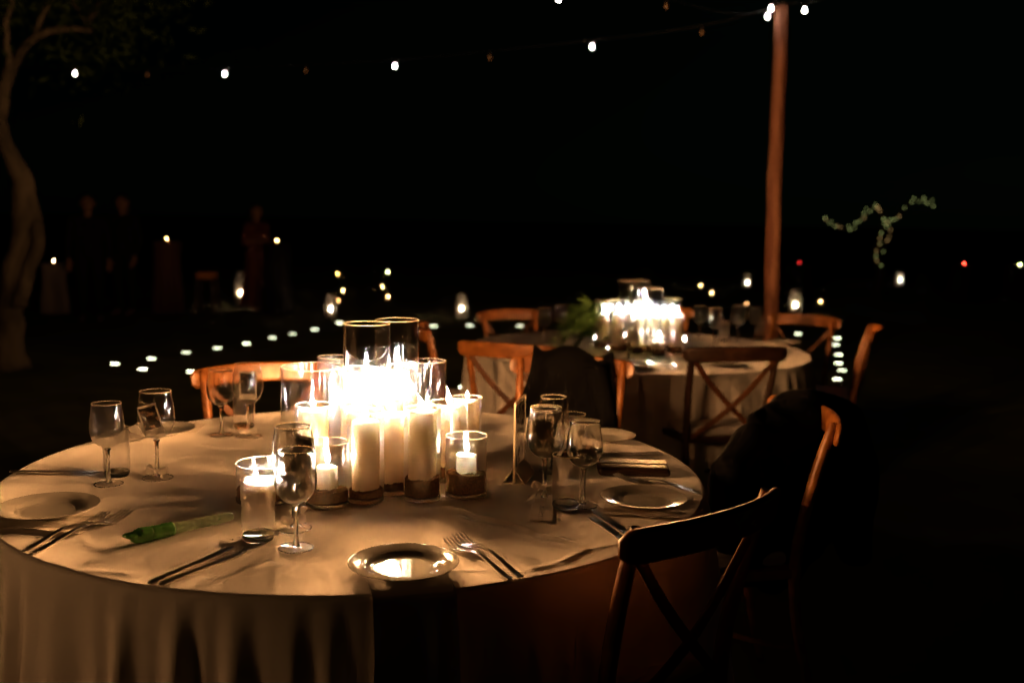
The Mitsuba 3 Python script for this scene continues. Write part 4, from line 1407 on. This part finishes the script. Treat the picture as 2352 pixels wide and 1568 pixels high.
def person(p, rz, label, top, bottom, arms, dress=False, long_hair=False, h=1.70):
    k = thing('person', label, 'person')
    tw = TR(p[0], p[1], -.045, rz, s=h / 1.70)
    hd = (0, -.01, 1.585)
    body = [hull((0, 0, 1.40), (0, -.005, 1.50), .055, .050), hull((0, 0, 1.50), hd, .050, .085), hull((0, -.012, 1.60), (0, -.035, 1.53), .092, .055),
            hull((-.15, 0, 1.36), (.15, 0, 1.36), .065, .065), hull((-.10, -.01, 1.22), (.10, -.01, 1.22), .095, .095), hull((-.13, 0, 1.34), (-.09, 0, 1.05), .075, .085), hull((.13, 0, 1.34), (.09, 0, 1.05), .075, .085),
            hull((-.09, 0, 1.05), (.09, 0, 1.05), .09, .09), hull((-.09, .01, .93), (.09, .01, .93), .10, .10), hull((0, 0, 1.20), (0, 0, .95), .11, .12),
            hull((0, -.105, 1.585), (0, -.118, 1.565), .012, .014)]
    for s in (-1, 1):
        body += [hull((s * .09, .01, .92), (s * .10, -.01, .50), .088, .060), hull((s * .10, -.01, .50), (s * .105, .03, .10), .058, .040), hull((s * .105, .03, .07), (s * .115, -.12, .035), .042, .032)]
        body.append(m3.Manifold.sphere(.022, 10).translate([s * .088, 0, 1.585]))
        sh, el, wr = arms[0 if s < 0 else 1]
        body += [hull(sh, el, .048, .038), hull(el, wr, .037, .026)]
        d = np.asarray(wr) - np.asarray(el)
        d = d / np.linalg.norm(d)
        pm = np.asarray(wr) + d * .08
        body.append(hull(wr, pm, .026, .028))
        side = np.cross(d, [0, 1, 0])
        side /= np.linalg.norm(side) + 1e-9
        for j, ln in enumerate((.060, .075, .080, .070)):
            a = pm + side * (j - 1.5) * .018
            body.append(hull(a, a + d * ln + np.array([0, -.02, 0]), .0095, .008, 8))
        body.append(hull(np.asarray(wr) + d * .02 + side * .022, np.asarray(wr) + d * .07 + side * .055, .010, .009, 8))
    put(k, 'body', S(smoothed(body), 'skin', True), tw)
    cl = [hull((-.15, 0, 1.36), (.15, 0, 1.36), .074, .074), hull((-.10, -.01, 1.22), (.10, -.01, 1.22), .112, .112), hull((-.13, 0, 1.34), (-.09, 0, 1.05), .085, .097), hull((.13, 0, 1.34), (.09, 0, 1.05), .085, .097), hull((0, 0, 1.25), (0, 0, .95), .118, .135), hull((-.09, .01, .92), (.09, .01, .92), .112, .112)]
    for s in (-1, 1):
        sh, el, wr = arms[0 if s < 0 else 1]
        cl.append(hull(sh, el, .060, .050))
        if not dress:
            cl.append(hull(el, np.asarray(el) + (np.asarray(wr) - el) * .85, .049, .036))
    put(k, 'dress_top' if dress else 'shirt', S(smoothed(cl), top, True), tw)
    if dress:
        n = 48
        v_, f_ = lathe([(.150, 1.02), (.19, .85), (.22, .60), (.26, .35), (.30, .12)], n)
        a = np.arctan2(v_[:, 1], v_[:, 0])
        v_[:, :2] *= (1 + .07 * np.clip((1.0 - v_[:, 2]), 0, 1) * np.cos(a * 9))[:, None]
        v_[:, 1] *= .85
        put(k, 'skirt', S((v_, f_), bottom, True), tw)
    else:
        tr = [hull((-.09, .01, .95), (.09, .01, .95), .116, .116)]
        for s in (-1, 1):
            tr += [hull((s * .09, .01, .92), (s * .10, -.01, .50), .103, .076), hull((s * .10, -.01, .50), (s * .105, .03, .09), .075, .060)]
        put(k, 'trousers', S(smoothed(tr), bottom, True), tw)
    hr = [hull((0, .010, 1.625), (0, .035, 1.56), .096, .078)]
    if long_hair:
        hr.append(hull((0, .045, 1.58), (0, .06, 1.36), .085, .065))
    hm = m3.Manifold.batch_boolean(hr, m3.OpType.Add) - m3.Manifold.cube([.3, .2, .3], True).translate([0, -.155, 1.55])
    mm = hm.refine_to_length(.03).to_mesh()
    put(k, 'hair', S((np.array(mm.vert_properties[:, :3], float), np.array(mm.tri_verts)), 'hair', 40), tw)
    for s in (-1, 1):
        e = trimesh.creation.icosphere(subdivisions=1)
        put(k, 'eye', S((e.vertices * .011 + [s * .033, -.094, 1.592], e.faces), 'ink', True), tw)


DOWN = (((-.20, 0, 1.36), (-.25, .02, 1.08), (-.25, -.05, .84)), ((.20, 0, 1.36), (.25, .02, 1.08), (.25, -.05, .84)))
BENT = (((-.20, 0, 1.36), (-.25, .03, 1.10), (-.12, -.18, 1.12)), ((.20, 0, 1.36), (.25, .02, 1.08), (.22, -.06, .84)))
q = atd(590, 600, 15.6)
person(q, 60, 'person in dark red standing between the two tall draped tables', 'red_cloth', 'red_cloth', BENT, True, True, 1.66)
q = atd(205, 600, 13.6)
person(q, 20, 'dim person at left with only a faint face showing', 'dark_cloth', 'dark_cloth', DOWN, False, False, 1.72)
q = atd(285, 600, 14.6)
person(q, -15, 'dimmest person, between the tree and the rose draped table', 'dark_cloth', 'dark_cloth', BENT, False, True, 1.75)

# ------------------------------------------------------------------ trees
k = thing('large_tree', 'twisted pale-barked tree at the left edge', 'tree')
TD = 8.0


def limb(pts, r, name, parent, sides=14, wob=.012, n=60):
    P = spline([atd(u, v, TD + dy) if v is not None else u for u, v, dy in pts], n)
    P += (meshkit.fbm(P * 6, 3, 11) - .5)[:, None] * np.array([1, .6, .2]) * wob * 4
    rad = np.interp(np.linspace(0, 1, n), np.linspace(0, 1, len(r)), r)
    rad = rad * (1 + .16 * (meshkit.fbm(P * 5, 2, 5) - .5))
    v, f = tube(P, rad, sides)
    nv = meshkit.fbm(v * np.array([14, 14, 5]), 3, 3)
    c = np.repeat(P, sides, 0)
    v[:len(c)] += (v[:len(c)] - c) * ((nv[:len(c)] - .5) * .45)[:, None]
    return put(parent, name, S((v, f), 'bark', True))


tr = limb([(30, 850, 0), (28, 690, 0), (48, 590, 0), (62, 500, 0), (50, 420, 0), (14, 330, 0), (0, 280, 0), (14, 200, 0), (18, 160, 0)], [.13, .105, .10, .10, .105, .085, .060, .052, .045], 'trunk', k)
limb([(48, 705, -.1), (74, 600, -.12), (84, 555, -.1), (76, 500, 0), (58, 440, 0)], [.06, .05, .05, .055, .05], 'trunk', k)
limb([(14, 205, 0), (40, 130, .05), (80, 88, .1), (140, 68, .15), (205, 72, .2)], [.040, .034, .030, .027, .022], 'branch', k)
limb([(14, 180, 0), (16, 120, -.1), (12, 60, -.2), (20, 10, -.3), (10, -50, -.4)], [.030, .026, .022, .020, .016], 'branch', k)
limb([(84, 84, .1), (90, 55, .15), (108, 15, .2), (125, -40, .3)], [.024, .022, .020, .016], 'branch', k)
limb([(205, 72, .2), (200, 55, .25), (215, 30, .3), (235, 0, .35), (240, -50, .4)], [.024, .022, .022, .018, .014], 'branch', k)
limb([(205, 72, .2), (190, 40, .2), (170, 10, .25), (150, -40, .3)], [.016, .014, .013, .010], 'branch', k)
limb([(-4, 300, 0), (-40, 230, -.2), (-60, 120, -.3), (-40, 0, -.4)], [.05, .04, .03, .02], 'branch', k)


def leaf_cloud(centres, n, seed, size=.05, spread=.22):
    r_ = np.random.default_rng(seed)
    c = np.asarray(centres)[r_.integers(0, len(centres), n)]
    p = c + r_.normal(size=(n, 3)) * spread
    a = r_.normal(size=(n, 3))
    a /= np.linalg.norm(a, axis=1, keepdims=True)
    b = np.cross(a, r_.normal(size=(n, 3)))
    b /= np.linalg.norm(b, axis=1, keepdims=True)
    s = size * r_.uniform(.6, 1.3, (n, 1))
    v = np.stack([p - a * s, p + b * s * .32, p + a * s, p - b * s * .32], 1).reshape(-1, 3)
    i = np.arange(n)[:, None] * 4
    return v, np.vstack([i + [0, 1, 2], i + [0, 2, 3]])


cen = [atd(u, v, TD + dy) for u, v, dy in [(240, -30, .3), (200, -20, .2), (130, -50, .2), (30, -60, -.2), (330, -40, .5), (-60, 0, -.3), (235, 40, .3), (180, 95, .2), (60, -120, 0), (300, -140, .4), (10, 25, -.2), (350, -5, .5)]]
put(k, 'crown', S(leaf_cloud(cen, 1500, 3), 'leaf', False), kind=None) if False else None
ck = put(k, 'crown', S(leaf_cloud(cen, 1500, 3), 'leaf', False))
labels[ck] = {'kind': 'stuff'}

# the far tree wound with fairy lights
k = thing('fairy_light_tree', 'bare tree outline far right, wound with tiny green fairy lights', 'tree')
fz = lambda X, Y: (1808.8 + X * .1709, 402 + Y * .1709)
FD = 20.0


def fl(X, Y, dy=0):
    return atd(*fz(X, Y), FD + dy)


def fbranch(pts, r0, r1, name):
    P = spline([fl(*q) for q in pts], 30)
    return put(k, name, S(tube(P, np.linspace(r0, r1, 30), 8), 'dark_bark', True))


g0 = fl(1240, 1215)
P = spline([(g0[0] + .05, g0[1], -.05), (g0[0] + .02, g0[1], g0[2] * .5), g0, fl(1180, 1090), fl(1225, 930), fl(1260, 800), fl(1310, 660)], 40)
put(k, 'trunk', S(tube(P, np.linspace(.10, .06, 40), 10), 'dark_bark', True))
fbranch([(1310, 660), (1240, 480), (1170, 430), (1030, 540), (900, 680), (800, 730), (640, 690), (500, 560)], .05, .015, 'branch')
fbranch([(1310, 660), (1430, 590), (1530, 500), (1670, 350), (1830, 330), (1960, 400)], .05, .015, 'branch')
fbranch([(1285, 1030), (1340, 880), (1385, 740), (1350, 650)], .03, .03, 'branch')
FB = S(moved(trimesh.creation.icosphere(subdivisions=1, radius=.014), (0, 0, 0)), 'black', True)
flp = [(505, 575), (515, 600), (560, 650), (590, 625), (640, 690), (675, 685), (715, 700), (820, 690), (840, 735), (900, 710), (915, 640), (970, 620), (1030, 580), (1025, 520), (1060, 455), (1110, 490), (1170, 430), (1210, 420),
       (1240, 480), (1200, 450), (1310, 600), (1340, 640), (1380, 600), (1420, 600), (1330, 700), (1460, 590), (1505, 555), (1575, 440), (1670, 365), (1765, 360), (1700, 310), (1835, 310), (1830, 350), (1880, 380), (1945, 340),
       (1960, 420), (1260, 780), (1240, 850), (1250, 920), (1235, 930), (1195, 1020), (1190, 1090), (1200, 1150), (1255, 1215), (1290, 1030), (1340, 880), (1385, 740), (1370, 830), (1290, 590), (1300, 650), (1360, 660), (1180, 400), (1225, 445)]
r_ = np.random.default_rng(12)
for (X, Y) in flp:
    p = fl(X, Y, -.09)
    amber = r_.uniform() < .25
    put(k, 'fairy_light', FB, TR(*p), emitter=glow(r_.uniform(.0016, .0042), (1.0, .62, .22) if amber else (.80, .92, .30), .004))

# ------------------------------------------------------------------ the neighbouring candle-lit table, left of the frame
single('tablecloth', S(cloth_mesh(C3, RT, 12, nt=240, rings=14, drops=20), 'cloth', True), 'ivory tablecloth on the neighbouring table outside the left of the photo', 'tablecloth')
for i, (dx, dy, d, h, top) in enumerate([(.22, .05, .10, .22, .19), (.30, -.12, .10, .15, .10), (.10, -.05, .12, .30, .22), (.28, .22, .09, .22, .18), (.40, .08, .10, .15, .09), (.12, .16, .12, .40, .26)]):
    c = C3 + [dx, dy]
    lab = f'{ordn[i]} glass cylinder of the neighbouring table outside the photo'
    vase(c, d, h, lab, n=28)
    candle(c, TZ + .013, d * .34, top, 'white candle in the ' + lab, L=T3L, weight=.5, seed=i)
